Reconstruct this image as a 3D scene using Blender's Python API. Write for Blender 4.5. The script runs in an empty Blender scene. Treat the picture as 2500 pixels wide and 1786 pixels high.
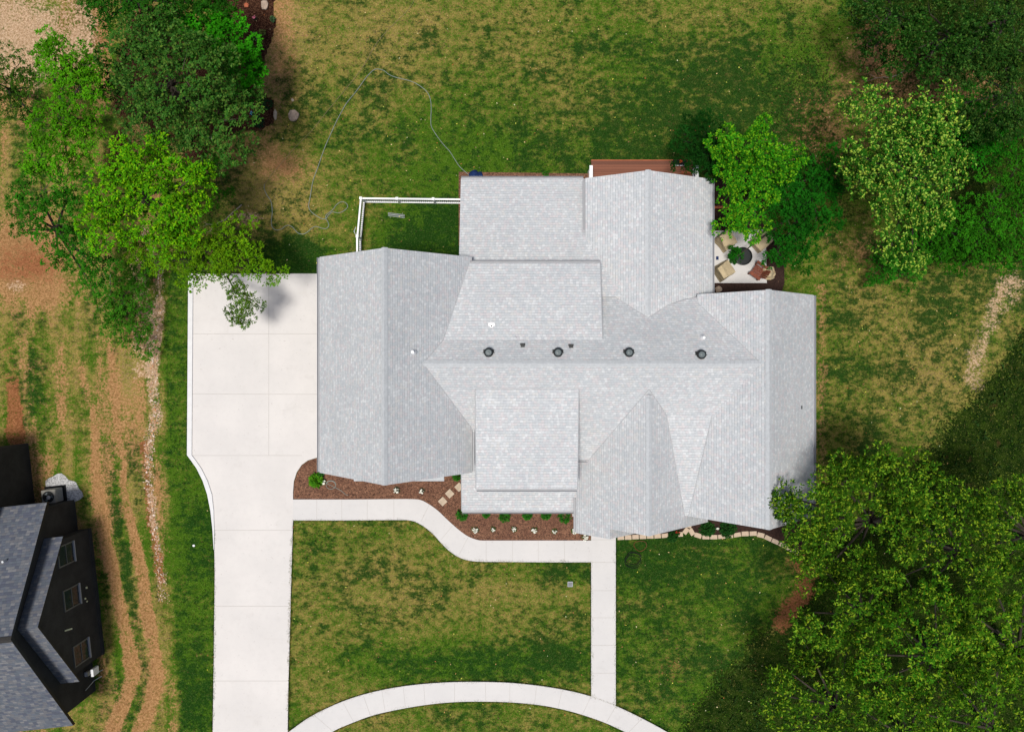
import bpy, bmesh, math, random
import numpy as np
from mathutils import Vector, Matrix
PI = math.pi
C = bpy.context.scene.collection
rng = np.random.default_rng(7)
random.seed(7)

# ------------------------------------------------------------------ camera, sky, sun
F, H, PX0, PY0 = 1950.0, 46.4, 1250.0, 872.0
cam = bpy.data.cameras.new('camera'); cam_o = bpy.data.objects.new('camera', cam); C.objects.link(cam_o)
cam_o.location = (0, 0, H); cam_o.rotation_euler = (0, 0, 0)
cam.sensor_width = 36; cam.sensor_fit = 'HORIZONTAL'; cam.lens = F/2500*36
cam.shift_y = -21/2500
cam.clip_start = 0.5; cam.clip_end = 2500
bpy.context.scene.camera = cam_o
EL, AZ = math.radians(80), math.radians(-42)       # high sun from the south-west
w = bpy.data.worlds.new('World'); bpy.context.scene.world = w; w.use_nodes = True
nt = w.node_tree; bg = nt.nodes['Background']
sky = nt.nodes.new('ShaderNodeTexSky'); sky.sky_type = 'NISHITA'; sky.sun_disc = False
sky.sun_elevation = EL; sky.sun_rotation = PI - AZ; sky.air_density = 1.0; sky.dust_density = 3.0; sky.ozone_density = 0.6
nt.links.new(sky.outputs['Color'], bg.inputs['Color']); bg.inputs['Strength'].default_value = 0.075
sun = bpy.data.lights.new('sun', 'SUN'); sun_o = bpy.data.objects.new('sun', sun); C.objects.link(sun_o)
sun.energy = 3.0; sun.angle = math.radians(11); sun.color = (1.0, 0.955, 0.89)
sun_o.rotation_euler = (PI/2 - EL, 0, AZ); sun_o.location = (0, -20, 60)
vs = bpy.context.scene.view_settings
vs.view_transform = 'Standard'; vs.look = 'None'; vs.gamma = 1.0; vs.exposure = 0.32

def G(px, py, z=0.0):
    k = (H - z)/F
    return ((px - PX0)*k, (PY0 - py)*k, z)
def G2(px, py, z=0.0): return G(px, py, z)[:2]

# ------------------------------------------------------------------ node helpers
class N:
    def __init__(s, name, rough=0.8):
        s.m = bpy.data.materials.new(name); s.m.use_nodes = True
        s.t = s.m.node_tree; s.b = s.t.nodes['Principled BSDF']
        s.b.inputs['Roughness'].default_value = rough
        s.b.inputs['Specular IOR Level'].default_value = 0.25
    def n(s, typ, **kw):
        x = s.t.nodes.new('ShaderNode'+typ)
        for k, v in kw.items():
            if k in x.inputs.keys() if isinstance(k, str) else False: s.put(x.inputs[k], v)
            else: setattr(x, k, v)
        return x
    def put(s, inp, v):
        if isinstance(v, bpy.types.NodeSocket): s.t.links.new(v, inp)
        elif isinstance(v, bpy.types.Node): s.t.links.new(v.outputs[0], inp)
        else: inp.default_value = v
    def math(s, op, a, b=0.0, c=None, clamp=False):
        x = s.t.nodes.new('ShaderNodeMath'); x.operation = op; x.use_clamp = clamp
        s.put(x.inputs[0], a); s.put(x.inputs[1], b)
        if c is not None: s.put(x.inputs[2], c)
        return x.outputs[0]
    def mix(s, f, a, b, blend='MIX'):
        x = s.t.nodes.new('ShaderNodeMix'); x.data_type = 'RGBA'; x.blend_type = blend
        s.put(x.inputs[0], f)
        for i, v in ((6, a), (7, b)):
            if isinstance(v, tuple) and len(v) == 3: v = v + (1,)
            s.put(x.inputs[i], v)
        return x.outputs[2]
    def noise(s, vec, scale, detail=4, rough=0.6, dist=0.0):
        x = s.t.nodes.new('ShaderNodeTexNoise'); s.put(x.inputs['Vector'], vec)
        x.inputs['Scale'].default_value = scale; x.inputs['Detail'].default_value = detail
        x.inputs['Roughness'].default_value = rough; x.inputs['Distortion'].default_value = dist
        return x.outputs['Fac']
    def smooth(s, v, lo, hi):
        x = s.t.nodes.new('ShaderNodeMapRange'); x.interpolation_type = 'SMOOTHSTEP'
        s.put(x.inputs[0], v); s.put(x.inputs[1], lo); s.put(x.inputs[2], hi)
        return x.outputs[0]
    def pos(s): return s.t.nodes.new('ShaderNodeNewGeometry').outputs['Position']
    def obj(s): return s.t.nodes.new('ShaderNodeTexCoord').outputs['Object']
    def scale(s, vec, sc):
        x = s.t.nodes.new('ShaderNodeMapping'); s.put(x.inputs[0], vec); x.inputs['Scale'].default_value = sc
        return x.outputs[0]
    def sep(s, v, typ='SeparateXYZ'):
        x = s.t.nodes.new('ShaderNode'+typ); s.put(x.inputs[0], v); return x.outputs
    def base(s, c):
        if isinstance(c, tuple) and len(c) == 3: c = c + (1,)
        s.put(s.b.inputs['Base Color'], c)
    def bump(s, h, strength=0.3, dist=0.02):
        x = s.t.nodes.new('ShaderNodeBump'); s.put(x.inputs['Height'], h)
        x.inputs['Strength'].default_value = strength; x.inputs['Distance'].default_value = dist
        s.t.links.new(x.outputs[0], s.b.inputs['Normal'])

def plain(name, col, rough=0.7, var=0.15, scale=3.0, metal=0.0, bump=0.0):
    a = N(name, rough); a.b.inputs['Metallic'].default_value = metal
    p = a.obj(); n1 = a.noise(p, scale, 5); n2 = a.noise(p, scale*9, 3)
    f = a.math('ADD', a.math('MULTIPLY', n1, .7), a.math('MULTIPLY', n2, .3))
    d = tuple(c*(1-var) for c in col); l = tuple(min(1, c*(1+var)) for c in col)
    a.base(a.mix(a.smooth(f, .3, .7), d, l))
    if bump: a.bump(n2, bump, 0.01)
    return a.m

def shingle(name, cols, dark, colw=0.20, row=0.143):
    a = N(name, 0.92)
    uv = a.t.nodes.new('ShaderNodeUVMap'); uv.uv_map = 'UVMap'
    o = a.sep(uv.outputs[0]); u, v = o[0], o[1]
    rv = a.math('DIVIDE', v, row); r = a.math('FLOOR', rv); fv = a.math('SUBTRACT', rv, r)
    wn0 = a.t.nodes.new('ShaderNodeTexWhiteNoise'); wn0.noise_dimensions = '1D'; a.put(wn0.inputs['W'], r)
    uu = a.math('ADD', a.math('DIVIDE', u, colw), a.math('MULTIPLY', wn0.outputs['Value'], 7.3))
    cfl = a.math('FLOOR', uu); fu = a.math('SUBTRACT', uu, cfl)
    cb = a.t.nodes.new('ShaderNodeCombineXYZ'); a.put(cb.inputs[0], cfl); a.put(cb.inputs[1], r)
    wn = a.t.nodes.new('ShaderNodeTexWhiteNoise'); wn.noise_dimensions = '2D'; a.put(wn.inputs['Vector'], cb.outputs[0])
    ramp = a.t.nodes.new('ShaderNodeValToRGB'); ramp.color_ramp.interpolation = 'CONSTANT'
    els = ramp.color_ramp.elements
    n = len(cols)
    els[0].position = 0; els[0].color = cols[0] + (1,)
    els[1].position = 1/n; els[1].color = cols[1] + (1,)
    for i in range(2, n):
        e = els.new(i/n); e.color = cols[i] + (1,)
    a.put(ramp.inputs[0], wn.outputs['Value'])
    c = ramp.outputs[0]
    p = a.pos()
    soft = a.noise(p, 0.5, 3); c = a.mix(a.math('MULTIPLY', a.smooth(soft, .35, .7), .10), c, dark)
    fine = a.noise(p, 60, 2); c = a.mix(a.math('MULTIPLY', fine, .22), c, dark)
    line = a.math('SUBTRACT', 1.0, a.smooth(fv, 0.0, 0.26))
    c = a.mix(a.math('MULTIPLY', a.math('MULTIPLY', line, a.smooth(a.noise(p, 7, 2), .30, .62)), .95), c, dark)
    seam = a.math('LESS_THAN', fu, 0.09)
    c = a.mix(a.math('MULTIPLY', seam, .28), c, dark)
    a.base(c)
    a.bump(a.math('SUBTRACT', 1.0, fv), .35, .012)
    return a.m

M = {}
M['shingle'] = shingle('light_grey_shingle', [(.45,.475,.49),(.50,.52,.53),(.485,.475,.49),(.54,.555,.565),(.46,.49,.505),(.525,.50,.505),(.49,.51,.52),(.575,.59,.595),(.48,.495,.505),(.525,.525,.515),(.455,.475,.495),(.515,.535,.545),(.495,.51,.515),(.535,.515,.52)], (.20,.215,.235), colw=.155)
M['cap'] = plain('ridge_cap_shingle', (.425,.445,.46), .9, .10, 6)
M['blue_shingle'] = shingle('blue_grey_shingle', [(.10,.115,.135),(.13,.14,.155),(.09,.10,.13),(.15,.153,.16),(.11,.125,.15),(.08,.09,.115),(.13,.132,.142),(.18,.182,.188),(.105,.118,.14)], (.045,.05,.075), colw=.22, row=.15)
M['trim'] = plain('white_trim', (.62,.62,.61), .5, .06)
M['gutter'] = plain('grey_gutter', (.30,.31,.33), .45, .08)
M['pale_gutter'] = plain('pale_gutter', (.52,.53,.55), .45, .06)
M['siding'] = plain('off_white_siding', (.60,.60,.58), .7, .08, bump=.1)
M['stone'] = plain('grey_ledge_stone', (.36,.35,.33), .9, .3, 8, bump=.4)
M['glass'] = plain('dark_window_glass', (.02,.025,.03), .08, .2)
M['white_vinyl'] = plain('white_vinyl', (.80,.80,.80), .45, .04)
M['black_metal'] = plain('black_painted_metal', (.008,.011,.012), .5, .2)
M['grey_metal'] = plain('grey_metal_top', (.10,.125,.13), .4, .2)
M['steel'] = plain('galvanised_metal', (.45,.47,.49), .35, .15, metal=.4)
M['white_pipe'] = plain('white_plastic', (.85,.85,.85), .4, .03)
M['deck'] = None
M['charcoal'] = None
M['tan_cover'] = plain('tan_cover_cloth', (.46,.375,.235), .85, .12, 5, bump=.5)
M['brown_wood'] = plain('reddish_brown_wood', (.17,.045,.022), .6, .3, 10)
M['bark'] = plain('grey_brown_bark', (.050,.040,.030), .95, .35, 9, bump=.5)
M['pale_bark'] = plain('pale_dry_bark', (.30,.25,.20), .95, .3, 9)
M['black'] = plain('matt_black', (.006,.007,.008), .8, .3)
M['blue'] = plain('dark_blue_cloth', (.006,.022,.09), .8, .4, 8)
M['edge_stone'] = plain('tan_edging_stone', (.46,.36,.265), .9, .14, 5, bump=.4)
M['pink_stone'] = plain('pale_brown_rock', (.34,.26,.20), .95, .3, 6, bump=.6)
M['step_stone'] = plain('tan_step_stone', (.42,.34,.25), .9, .15, 5, bump=.3)
M['hose'] = plain('grey_green_hose', (.20,.235,.21), .5, .15)
M['cord'] = plain('pale_brown_cord', (.24,.19,.11), .8, .15)
M['ac'] = plain('beige_grey_metal', (.23,.22,.19), .5, .1)
M['lamp_white'] = plain('pale_yellow_plastic', (.70,.68,.42), .5, .1)
M['orange'] = plain('orange_red_plastic', (.75,.10,.02), .5, .2)
M['terracotta'] = plain('terracotta_timber', (.36,.10,.045), .7, .2)
M['petal_white'] = plain('white_petals', (.78,.78,.68), .7, .12, 20)
M['petal_pink'] = plain('pink_petals', (.70,.18,.26), .7, .2, 20)
M['petal_blue'] = plain('blue_petals', (.10,.35,.50), .7, .2, 20)
M['petal_red'] = plain('red_petals', (.50,.03,.02), .7, .2, 20)

def boards(name, col, axis, wdt, rough=.65, var=.35, dark=.35):
    a = N(name, rough); p = a.obj(); o = a.sep(p)
    r = a.math('DIVIDE', o[axis], wdt); fl = a.math('FLOOR', r); fr = a.math('SUBTRACT', r, fl)
    wn = a.t.nodes.new('ShaderNodeTexWhiteNoise'); wn.noise_dimensions = '1D'; a.put(wn.inputs['W'], fl)
    st = [1., 1., 1.]; st[axis] = 14.; st[1-axis if axis < 2 else 0] = .7
    g = a.noise(a.scale(p, tuple(st)), 2.0, 4)
    d = tuple(c*(1-var) for c in col); l = tuple(c*(1+var) for c in col)
    c = a.mix(wn.outputs['Value'], d, l); c = a.mix(a.math('MULTIPLY', g, .5), c, d)
    c = a.mix(a.math('LESS_THAN', fr, .09), c, tuple(x*dark for x in col))
    a.base(c); return a.m
M['deck'] = boards('red_brown_deck_boards', (.17,.062,.034), 1, .14)
M['charcoal'] = plain('charcoal_stucco', (.034,.032,.030), .9, .3, 1.2, bump=.15)
M['garage_door'] = plain('garage_door_white', (.7,.7,.69), .5, .04)

def leafmat(name, trans=0.07):
    a = N(name, .7); a.b.inputs['Specular IOR Level'].default_value = .02
    at = a.t.nodes.new('ShaderNodeAttribute'); at.attribute_name = 'col'
    a.base(at.outputs['Color'])
    tr = a.t.nodes.new('ShaderNodeBsdfTranslucent'); a.put(tr.inputs[0], at.outputs['Color'])
    mx = a.t.nodes.new('ShaderNodeMixShader'); mx.inputs[0].default_value = trans
    out = a.t.nodes['Material Output']
    a.t.links.new(a.b.outputs[0], mx.inputs[1]); a.t.links.new(tr.outputs[0], mx.inputs[2]); a.t.links.new(mx.outputs[0], out.inputs[0])
    return a.m
M['leaf'] = leafmat('leaf')

# concrete
def concrete(name, col, warm):
    a = N(name, .9); p = a.pos()
    n1 = a.noise(p, .35, 5); n2 = a.noise(p, 3.0, 5, .7); n3 = a.noise(p, 40, 2)
    c = a.mix(a.smooth(n1, .3, .75), col, warm)
    c = a.mix(a.math('MULTIPLY', a.smooth(n2, .45, .8), .22), c, tuple(x*.80 for x in col))
    c = a.mix(a.math('MULTIPLY', n3, .14), c, tuple(x*.6 for x in col))
    st = a.noise(a.scale(p, (.6, 2.5, 1)), .8, 4); c = a.mix(a.math('MULTIPLY', a.smooth(st, .6, .8), .10), c, (.36,.30,.25))
    bl = a.noise(p, .9, 6, .75, .5); c = a.mix(a.math('MULTIPLY', a.smooth(bl, .56, .74), .17), c, (.33,.30,.27))
    sp = a.noise(p, 9, 2, .5); c = a.mix(a.math('MULTIPLY', a.smooth(sp, .70, .76), .35), c, (.22,.18,.15))
    a.base(c); a.bump(n3, .15, .003); return a.m
M['concrete'] = concrete('pale_concrete', (.555,.535,.515), (.61,.585,.56))
M['joint'] = plain('concrete_joint', (.40,.38,.355), .95, .15)
M['curb'] = plain('white_curb_concrete', (.60,.60,.60), .85, .05)
M['walk'] = concrete('walk_concrete', (.53,.52,.51), (.57,.555,.54))
M['walk_grey'] = concrete('grey_walk_concrete', (.455,.46,.46), (.48,.48,.48))
def mulchmat():
    a = N('bark_mulch', .95); p = a.pos()
    n1 = a.noise(a.scale(p, (1,1,1)), 11, 4, .8, 1.2); n2 = a.noise(p, 1.1, 3); n3 = a.noise(p, 70, 2)
    c = a.mix(a.smooth(n1, .36, .66), (.025,.010,.007), (.27,.135,.080))
    c = a.mix(a.math('MULTIPLY', a.smooth(n3, .6, .75), .7), c, (.36,.24,.16))
    c = a.mix(a.math('MULTIPLY', a.smooth(n2, .4, .7), .4), c, (.085,.035,.022))
    a.base(c); a.bump(n1, .6, .03); return a.m
M['mulch'] = mulchmat()
M['dark_mulch'] = plain('damp_dark_mulch', (.030,.015,.011), .95, .6, 14, bump=.5)  # same bark mulch with the patio bed's shade put into its colour
def gravelmat():
    a = N('pale_gravel', .95); p = a.pos()
    v = a.t.nodes.new('ShaderNodeTexVoronoi'); a.put(v.inputs['Vector'], p); v.inputs['Scale'].default_value = 16
    c = a.mix(a.sep(v.outputs['Color'], 'SeparateColor')[0], (.20,.20,.20), (.50,.50,.49))
    a.base(c); a.bump(v.outputs['Distance'], .5, .02); return a.m
M['gravel'] = gravelmat()

# ------------------------------------------------------------------ object helpers
def tag(o, label=None, cat=None, group=None, kind=None):
    if label: o['label'] = label
    if cat: o['category'] = cat
    if group: o['group'] = group
    if kind: o['kind'] = kind
    return o
def empty(name, loc, rz=0, label=None, cat=None, group=None):
    o = bpy.data.objects.new(name, None); C.objects.link(o); o.location = loc; o.rotation_euler = (0, 0, rz)
    o.empty_display_size = .3
    return tag(o, label, cat, group)

class MB:
    """collects polygons, then links them as ONE mesh object"""
    def __init__(s): s.v = []; s.f = []; s.mi = []
    def add(s, vs, fs, mi=0):
        o = len(s.v); s.v += [tuple(v) for v in vs]
        for f in fs: s.f.append([o+i for i in f]); s.mi.append(mi)
        return s
    def box(s, x0, x1, y0, y1, z0, z1, mi=0, rz=0, c=(0,0)):
        vs = [(x,y,z) for z in (z0,z1) for x,y in ((x0,y0),(x1,y0),(x1,y1),(x0,y1))]
        if rz or c != (0,0):
            ca, sa = math.cos(rz), math.sin(rz)
            vs = [(c[0]+x*ca-y*sa, c[1]+x*sa+y*ca, z) for x,y,z in vs]
        return s.add(vs, [(3,2,1,0),(4,5,6,7),(0,1,5,4),(1,2,6,5),(2,3,7,6),(3,0,4,7)], mi)
    def prism(s, poly, z0, z1, mi=0):
        n = len(poly); a = area(poly)
        if a < 0: poly = poly[::-1]
        vs = [(p[0],p[1],z0) for p in poly] + [(p[0],p[1],z1) for p in poly]
        fs = [tuple(range(n-1,-1,-1)), tuple(range(n,2*n))] + [(i,(i+1)%n,n+(i+1)%n,n+i) for i in range(n)]
        return s.add(vs, fs, mi)
    def tube(s, pts, rad, seg=6, mi=0, caps=True):
        pts = [Vector(p) for p in pts]; n = len(pts); rings = []
        up = Vector((0,0,1)); vs = []
        for i, p in enumerate(pts):
            d = (pts[min(i+1,n-1)] - pts[max(i-1,0)])
            if d.length < 1e-6: d = Vector((0,0,1))
            d.normalize()
            a = d.cross(Vector((0.13,0.27,1)) if abs(d.z) < .9 else Vector((1,0,0))).normalized(); b = d.cross(a)
            r = rad[i] if hasattr(rad, '__len__') else rad
            for k in range(seg):
                t = 2*PI*k/seg; vs.append(p + a*math.cos(t)*r + b*math.sin(t)*r)
        fs = [(i*seg+k, i*seg+(k+1)%seg, (i+1)*seg+(k+1)%seg, (i+1)*seg+k) for i in range(n-1) for k in range(seg)]
        if caps: fs += [tuple(range(seg-1,-1,-1)), tuple((n-1)*seg+k for k in range(seg))]
        return s.add(vs, fs, mi)
    def lathe(s, prof, c=(0,0,0), seg=20, mi=0):
        vs = [(c[0]+r*math.cos(2*PI*k/seg), c[1]+r*math.sin(2*PI*k/seg), c[2]+z) for r,z in prof for k in range(seg)]
        n = len(prof)
        fs = [(i*seg+k, i*seg+(k+1)%seg, (i+1)*seg+(k+1)%seg, (i+1)*seg+k) for i in range(n-1) for k in range(seg)]
        fs += [tuple((n-1)*seg+k for k in range(seg)), tuple(range(seg-1,-1,-1))]
        return s.add(vs, fs, mi)
    def build(s, name, mats, parent=None, bevel=0, smooth=False, loc=None):
        me = bpy.data.meshes.new(name); me.from_pydata(s.v, [], s.f)
        if not isinstance(mats, (list, tuple)): mats = [mats]
        for m in mats: me.materials.append(m)
        me.polygons.foreach_set('material_index', s.mi)
        me.validate(); me.update()
        if smooth: me.polygons.foreach_set('use_smooth', [True]*len(me.polygons))
        o = bpy.data.objects.new(name, me); C.objects.link(o)
        if parent: o.parent = parent
        if loc: o.location = loc
        if bevel:
            b = o.modifiers.new('bevel', 'BEVEL'); b.width = bevel; b.segments = 2; b.limit_method = 'ANGLE'
        return o
def area(p): return .5*sum(p[i][0]*p[(i+1)%len(p)][1]-p[(i+1)%len(p)][0]*p[i][1] for i in range(len(p)))

def copy_tree(o, parent=None):
    c = o.copy(); C.objects.link(c); c.parent = parent
    for ch in list(o.children): copy_tree(ch, c)
    return c

# ------------------------------------------------------------------ numpy noise + px-space masks
LAT = rng.random((512, 512))
def vnoise(x, y, s, seed=0):
    x = np.asarray(x)/s + 37.7*seed + 100; y = np.asarray(y)/s + 91.3*seed + 100
    xi = np.floor(x).astype(int); yi = np.floor(y).astype(int); fx = x-xi; fy = y-yi
    fx = fx*fx*(3-2*fx); fy = fy*fy*(3-2*fy)
    a = LAT[xi%512, yi%512]; b = LAT[(xi+1)%512, yi%512]; c = LAT[xi%512, (yi+1)%512]; d = LAT[(xi+1)%512, (yi+1)%512]
    return (a*(1-fx)+b*fx)*(1-fy) + (c*(1-fx)+d*fx)*fy
def fbm(x, y, s, seed=0, oct=4):
    v = 0; a = 1; t = 0
    for i in range(oct):
        v = v + a*vnoise(x, y, s/2**i, seed+i*3); t += a; a *= .55
    return v/t
def sst(v, a, b):
    t = np.clip((v-a)/(b-a), 0, 1); return t*t*(3-2*t)
def pdist(px, py, pts):
    """distance (px) to a polyline of photo points"""
    best = np.full(px.shape, 1e9)
    for (x0,y0),(x1,y1) in zip(pts[:-1], pts[1:]):
        dx, dy = x1-x0, y1-y0; L = dx*dx+dy*dy
        t = np.clip(((px-x0)*dx+(py-y0)*dy)/L, 0, 1)
        best = np.minimum(best, np.hypot(px-x0-t*dx, py-y0-t*dy))
    return best
def inpoly(px, py, poly):
    r = np.zeros(px.shape, bool); n = len(poly)
    for i in range(n):
        x0,y0 = poly[i]; x1,y1 = poly[(i+1)%n]
        c = ((y0 > py) != (y1 > py)); 
        with np.errstate(divide='ignore', invalid='ignore'):
            xx = (x1-x0)*(py-y0)/((y1-y0) if y1 != y0 else 1e-9)+x0
        r ^= c & (px < xx)
    return r
def blob(px, py, cx, cy, rx, ry): return np.clip(1-np.hypot((px-cx)/rx, (py-cy)/ry), 0, 1)
def interp_x(py, pts):
    ys = [p[1] for p in pts]; xs = [p[0] for p in pts]
    return np.interp(py, ys, xs)

EDGE_L = [(470,-200),(560,250),(470,480),(405,700),(402,1000),(412,1200),(425,1340),(425,1450),(436,1650),(436,1900)]
CREEK = [(350,560),(385,640),(388,760),(376,860),(372,950),(382,1010),(366,1060),(360,1130),(366,1200),(378,1300),(392,1400),(400,1470)]
RUT1 = [(190,880),(225,1000),(240,1200),(262,1330),(285,1440),(308,1560),(325,1640),(308,1710),(262,1800),(220,1900)]
RUT2 = [(262,820),(285,1000),(303,1210),(332,1330),(352,1440),(375,1560),(385,1650),(368,1720),(335,1800),(300,1900)]
# channels: 0 dry, 1 lush grass and painted shade, 2 brown dirt, 3 pale sand, 4 orange clay, 5 forest floor
def masks(X, Y):
    px = X/H*F + PX0; py = PY0 - Y/H*F
    wob = (fbm(X, Y, 2.2, 5)-.5)*60
    wb2 = (fbm(X, Y, .7, 9)-.5)*26
    left = sst(interp_x(py, EDGE_L) - px + wob*.25 + wb2*.3, -6, 8)
    n1 = fbm(X, Y, 5.0, 1); n2 = fbm(X*.55, Y*1.3, 2.4, 2); n3 = fbm(X, Y, .8, 3)
    dry = .46 + (n1-.5)*.5 + (n2-.5)*.35
    lush_shade = .17 + .38*sst(fbm(X, Y, 1.7, 11) + (fbm(X*.5,Y*1.2,3.5,12)-.5)*.6, .45, .75)
    # rear lawn
    rear = (py < 560)
    dry += .26*blob(px,py,900,90,330,190)*2 - .30*blob(px,py,1150,420,420,200)*1.2
    lush_shade += .42*blob(px,py,1480,280,700,330) + .75*blob(px,py,1820,330,420,330)
    lush_shade += 1.5*blob(px,py,710,640,130,85) + .9*blob(px,py,1560,380,170,40) + 1.4*blob(px,py,1060,600,170,130)  # court corner and deck edge: shade painted as dark grass
    dry -= .7*blob(px,py,1060,600,170,130) + .5*blob(px,py,720,640,120,75)  # dry colour lowered under the same painted court and deck shade
    # left part of the rear lawn: worn
    dry += .50*blob(px,py,640,440,190,190) + .35*blob(px,py,690,120,110,260) + .2*blob(px,py,640,250,90,150) 
    dirt = .95*blob(px,py,700,410,95,70) + .95*blob(px,py,680,80,90,260) + .6*blob(px,py,560,380,150,110) + .55*blob(px,py,640,300,70,140) + .5*blob(px,py,600,540,130,70)
    sand = .9*blob(px,py,600,530,70,25)
    clay = .35*blob(px,py,700,400,80,60)
    # front lawns
    front = sst(py, 1180, 1240)*(px > 500)*(px < 1500)
    dry += .02*front + .24*blob(px,py,1000,1450,360,170) + .30*blob(px,py,1290,1440,170,45) - .45*blob(px,py,1150,1620,500,70)
    lush_shade += .8*blob(px,py,1200,1620,420,80) + .5*blob(px,py,1340,1560,120,110) + .7*blob(px,py,1360,1395,110,50)
    fr2 = (px > 1490)*(py > 1290)
    lush_shade += fr2*.35 + .5*blob(px,py,1620,1380,260,110); dry -= fr2*.12
    clay += .78*sst(30-pdist(px,py,[(1985,1370),(1965,1430),(1925,1490),(1905,1520)])+wb2*1.3, -14, 22)
    clay += .55*blob(px,py,1950,1380,60,60) + .3*blob(px,py,1640,1640,80,80)
    sand += .9*0
    dry += .6*sst(26-pdist(px,py,[(1905,1520),(1860,1580),(1800,1650),(1765,1715)])+wb2, 0, 20)
    # side strip by the driveway
    strip = (px > 395)*(px < 530)*(py > 660)
    dry -= .35*strip; lush_shade += .18*strip + .55*blob(px,py,470,1700,60,250)
    # east side
    east = sst(px, 1990, 2010)*(py > 560)*(py < 1200)
    lush_shade += .30*east; dry += .10*east + .22*blob(px,py,2250,900,260,300)
    dirt += .45*sst(24-np.abs(px-2005)+wb2, 0, 20)*(py > 690)*(py < 1320)
    sand += .62*sst(1.0*(34-pdist(px,py,[(2470,690),(2430,750),(2405,830),(2375,920)]))+wob*.7+wb2, -20, 26)
    clay += .5*blob(px,py,2450,720,70,60)
    dirt += .5*blob(px,py,2100,620,200,120) + .9*blob(px,py,2150,140,160,130) + .8*blob(px,py,2330,240,250,110) + .6*blob(px,py,2030,330,190,190)
    dark = .8*blob(px,py,2000,420,200,220) + .6*blob(px,py,2000,200,220,260)  # soft shade of the NE trees, painted in as dark floor
    # tree shadow painted right of the diagonal line, plus NE woodland floor
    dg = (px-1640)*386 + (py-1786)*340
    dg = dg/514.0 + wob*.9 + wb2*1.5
    wood_shade = sst(dg, -24, 34)*(px > 1500)*(py > 620)
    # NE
    wood_shade = np.maximum(wood_shade, sst(px + (300-py)*.25 - 2130 + wob*2, -40, 80)*(py < 640))
    wood_shade = np.maximum(wood_shade, dark*.75)
    # planting bed NW
    bed = inpoly(px+wb2*.6, py+wb2*.6, [(560,-60),(668,-60),(672,60),(655,120),(640,170),(620,215),(640,225),(665,240),(668,300),(640,318),(560,325),(500,352),(440,356),(380,330),(300,250),(400,-60)])
    floor = np.where(bed, .85, 0.)
    # --- left neighbour ground
    Lg = left
    streak = fbm(X*2.4, Y*.28, 1.6, 77)
    ldry = .62 + (streak-.5)*1.5 + (n1-.5)*.9 + (n2-.5)*.5 + .2*blob(px,py,150,850,250,250)
    llush = .05+sst(fbm(X*1.5, Y*.55, 2.1, 21), .45, .68)*.55
    llush += .8*blob(px,py,35,600,60,110) + .8*blob(px,py,55,960,50,130) + .6*sst(26-np.abs(px-interp_x(py,[(p[0]+30,p[1]) for p in RUT1]))+wb2,0,20)*(py>1080)
    ldirt = .24 + .5*sst(fbm(X*2.0,Y*.35,2.2,31), .48,.68)
    ldirt += 1.1*blob(px,py,60,660,190,130) + .95*blob(px,py,110,560,70,90)
    rut = np.minimum(pdist(px,py,RUT1), pdist(px,py,RUT2))
    rs = sst(py, 1100, 1400)
    ldirt += (.45+.65*rs)*sst(11+4*rs-rut+wb2*.35, -3, 8) - .35*rs*sst(rut, 16, 26)*(rut < 60)
    lsand = .9*blob(px,py,40,90,240,190)*1.4 + .8*blob(px,py,40,700,60,32)
    cd = pdist(px,py,CREEK)
    lsand += (.45+.55*fbm(X,Y,1.2,81))*sst(17-cd+wb2*1.1+wob*.2, -6, 16)*(1-sst(py,1250,1420)*.8)
    lclay = .95*sst(26-pdist(px,py,[(16,860),(30,960),(40,1070)])+wb2,0,16)*(1-blob(px,py,10,890,60,80)) + .8*sst(15-pdist(px,py,[(352,1080),(356,1160),(372,1290),(392,1420)])+wb2*.9,0,10) + .5*blob(px,py,60,650,170,90)
    lclay += .45*blob(px,py,90,640,170,90) + .6*blob(px,py,150,60,150,120) + .7*blob(px,py,30,1060,40,50) + .5*blob(px,py,230,1350,40,300)
    lfloor = .8*sst(fbm(X,Y,2.0,41)+.7*blob(px,py,400,230,300,330), .55, .95)*(py<560)*sst(px,150,330)
    lclay += .55*blob(px,py,220,120,110,190); lsand += .5*blob(px,py,210,90,60,160) + .55*sst(40-pdist(px,py,[(335,640),(345,760),(340,900)])+wb2, 0, 30)
    out = []
    for a, b in ((ldry, dry), (llush, lush_shade), (ldirt, dirt), (lsand, sand), (lclay, clay), (lfloor, floor)):
        out.append(np.clip(a*Lg + b*(1-Lg), 0, 1))
    out[5] = np.clip(np.where(wood_shade > out[5], 0, out[5]), 0, 1)
    return out, np.clip(wood_shade, 0, 1)

def add_mask_attrs(me, X, Y):
    m, wd = masks(X, Y); n = len(X)
    a = me.color_attributes.new('mask_a', 'FLOAT_COLOR', 'POINT'); b = me.color_attributes.new('mask_b', 'FLOAT_COLOR', 'POINT')
    A = np.ones((n,4), np.float32); A[:,0] = m[0]; A[:,1] = m[1]; A[:,2] = m[2]
    B = np.ones((n,4), np.float32); B[:,0] = m[3]; B[:,1] = m[4]; B[:,2] = m[5]
    A[:,3] = 1; B[:,3] = 1
    a.data.foreach_set('color', A.ravel()); b.data.foreach_set('color', B.ravel())
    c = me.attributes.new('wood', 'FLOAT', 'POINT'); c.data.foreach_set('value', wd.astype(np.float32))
    return m, wd

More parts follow.
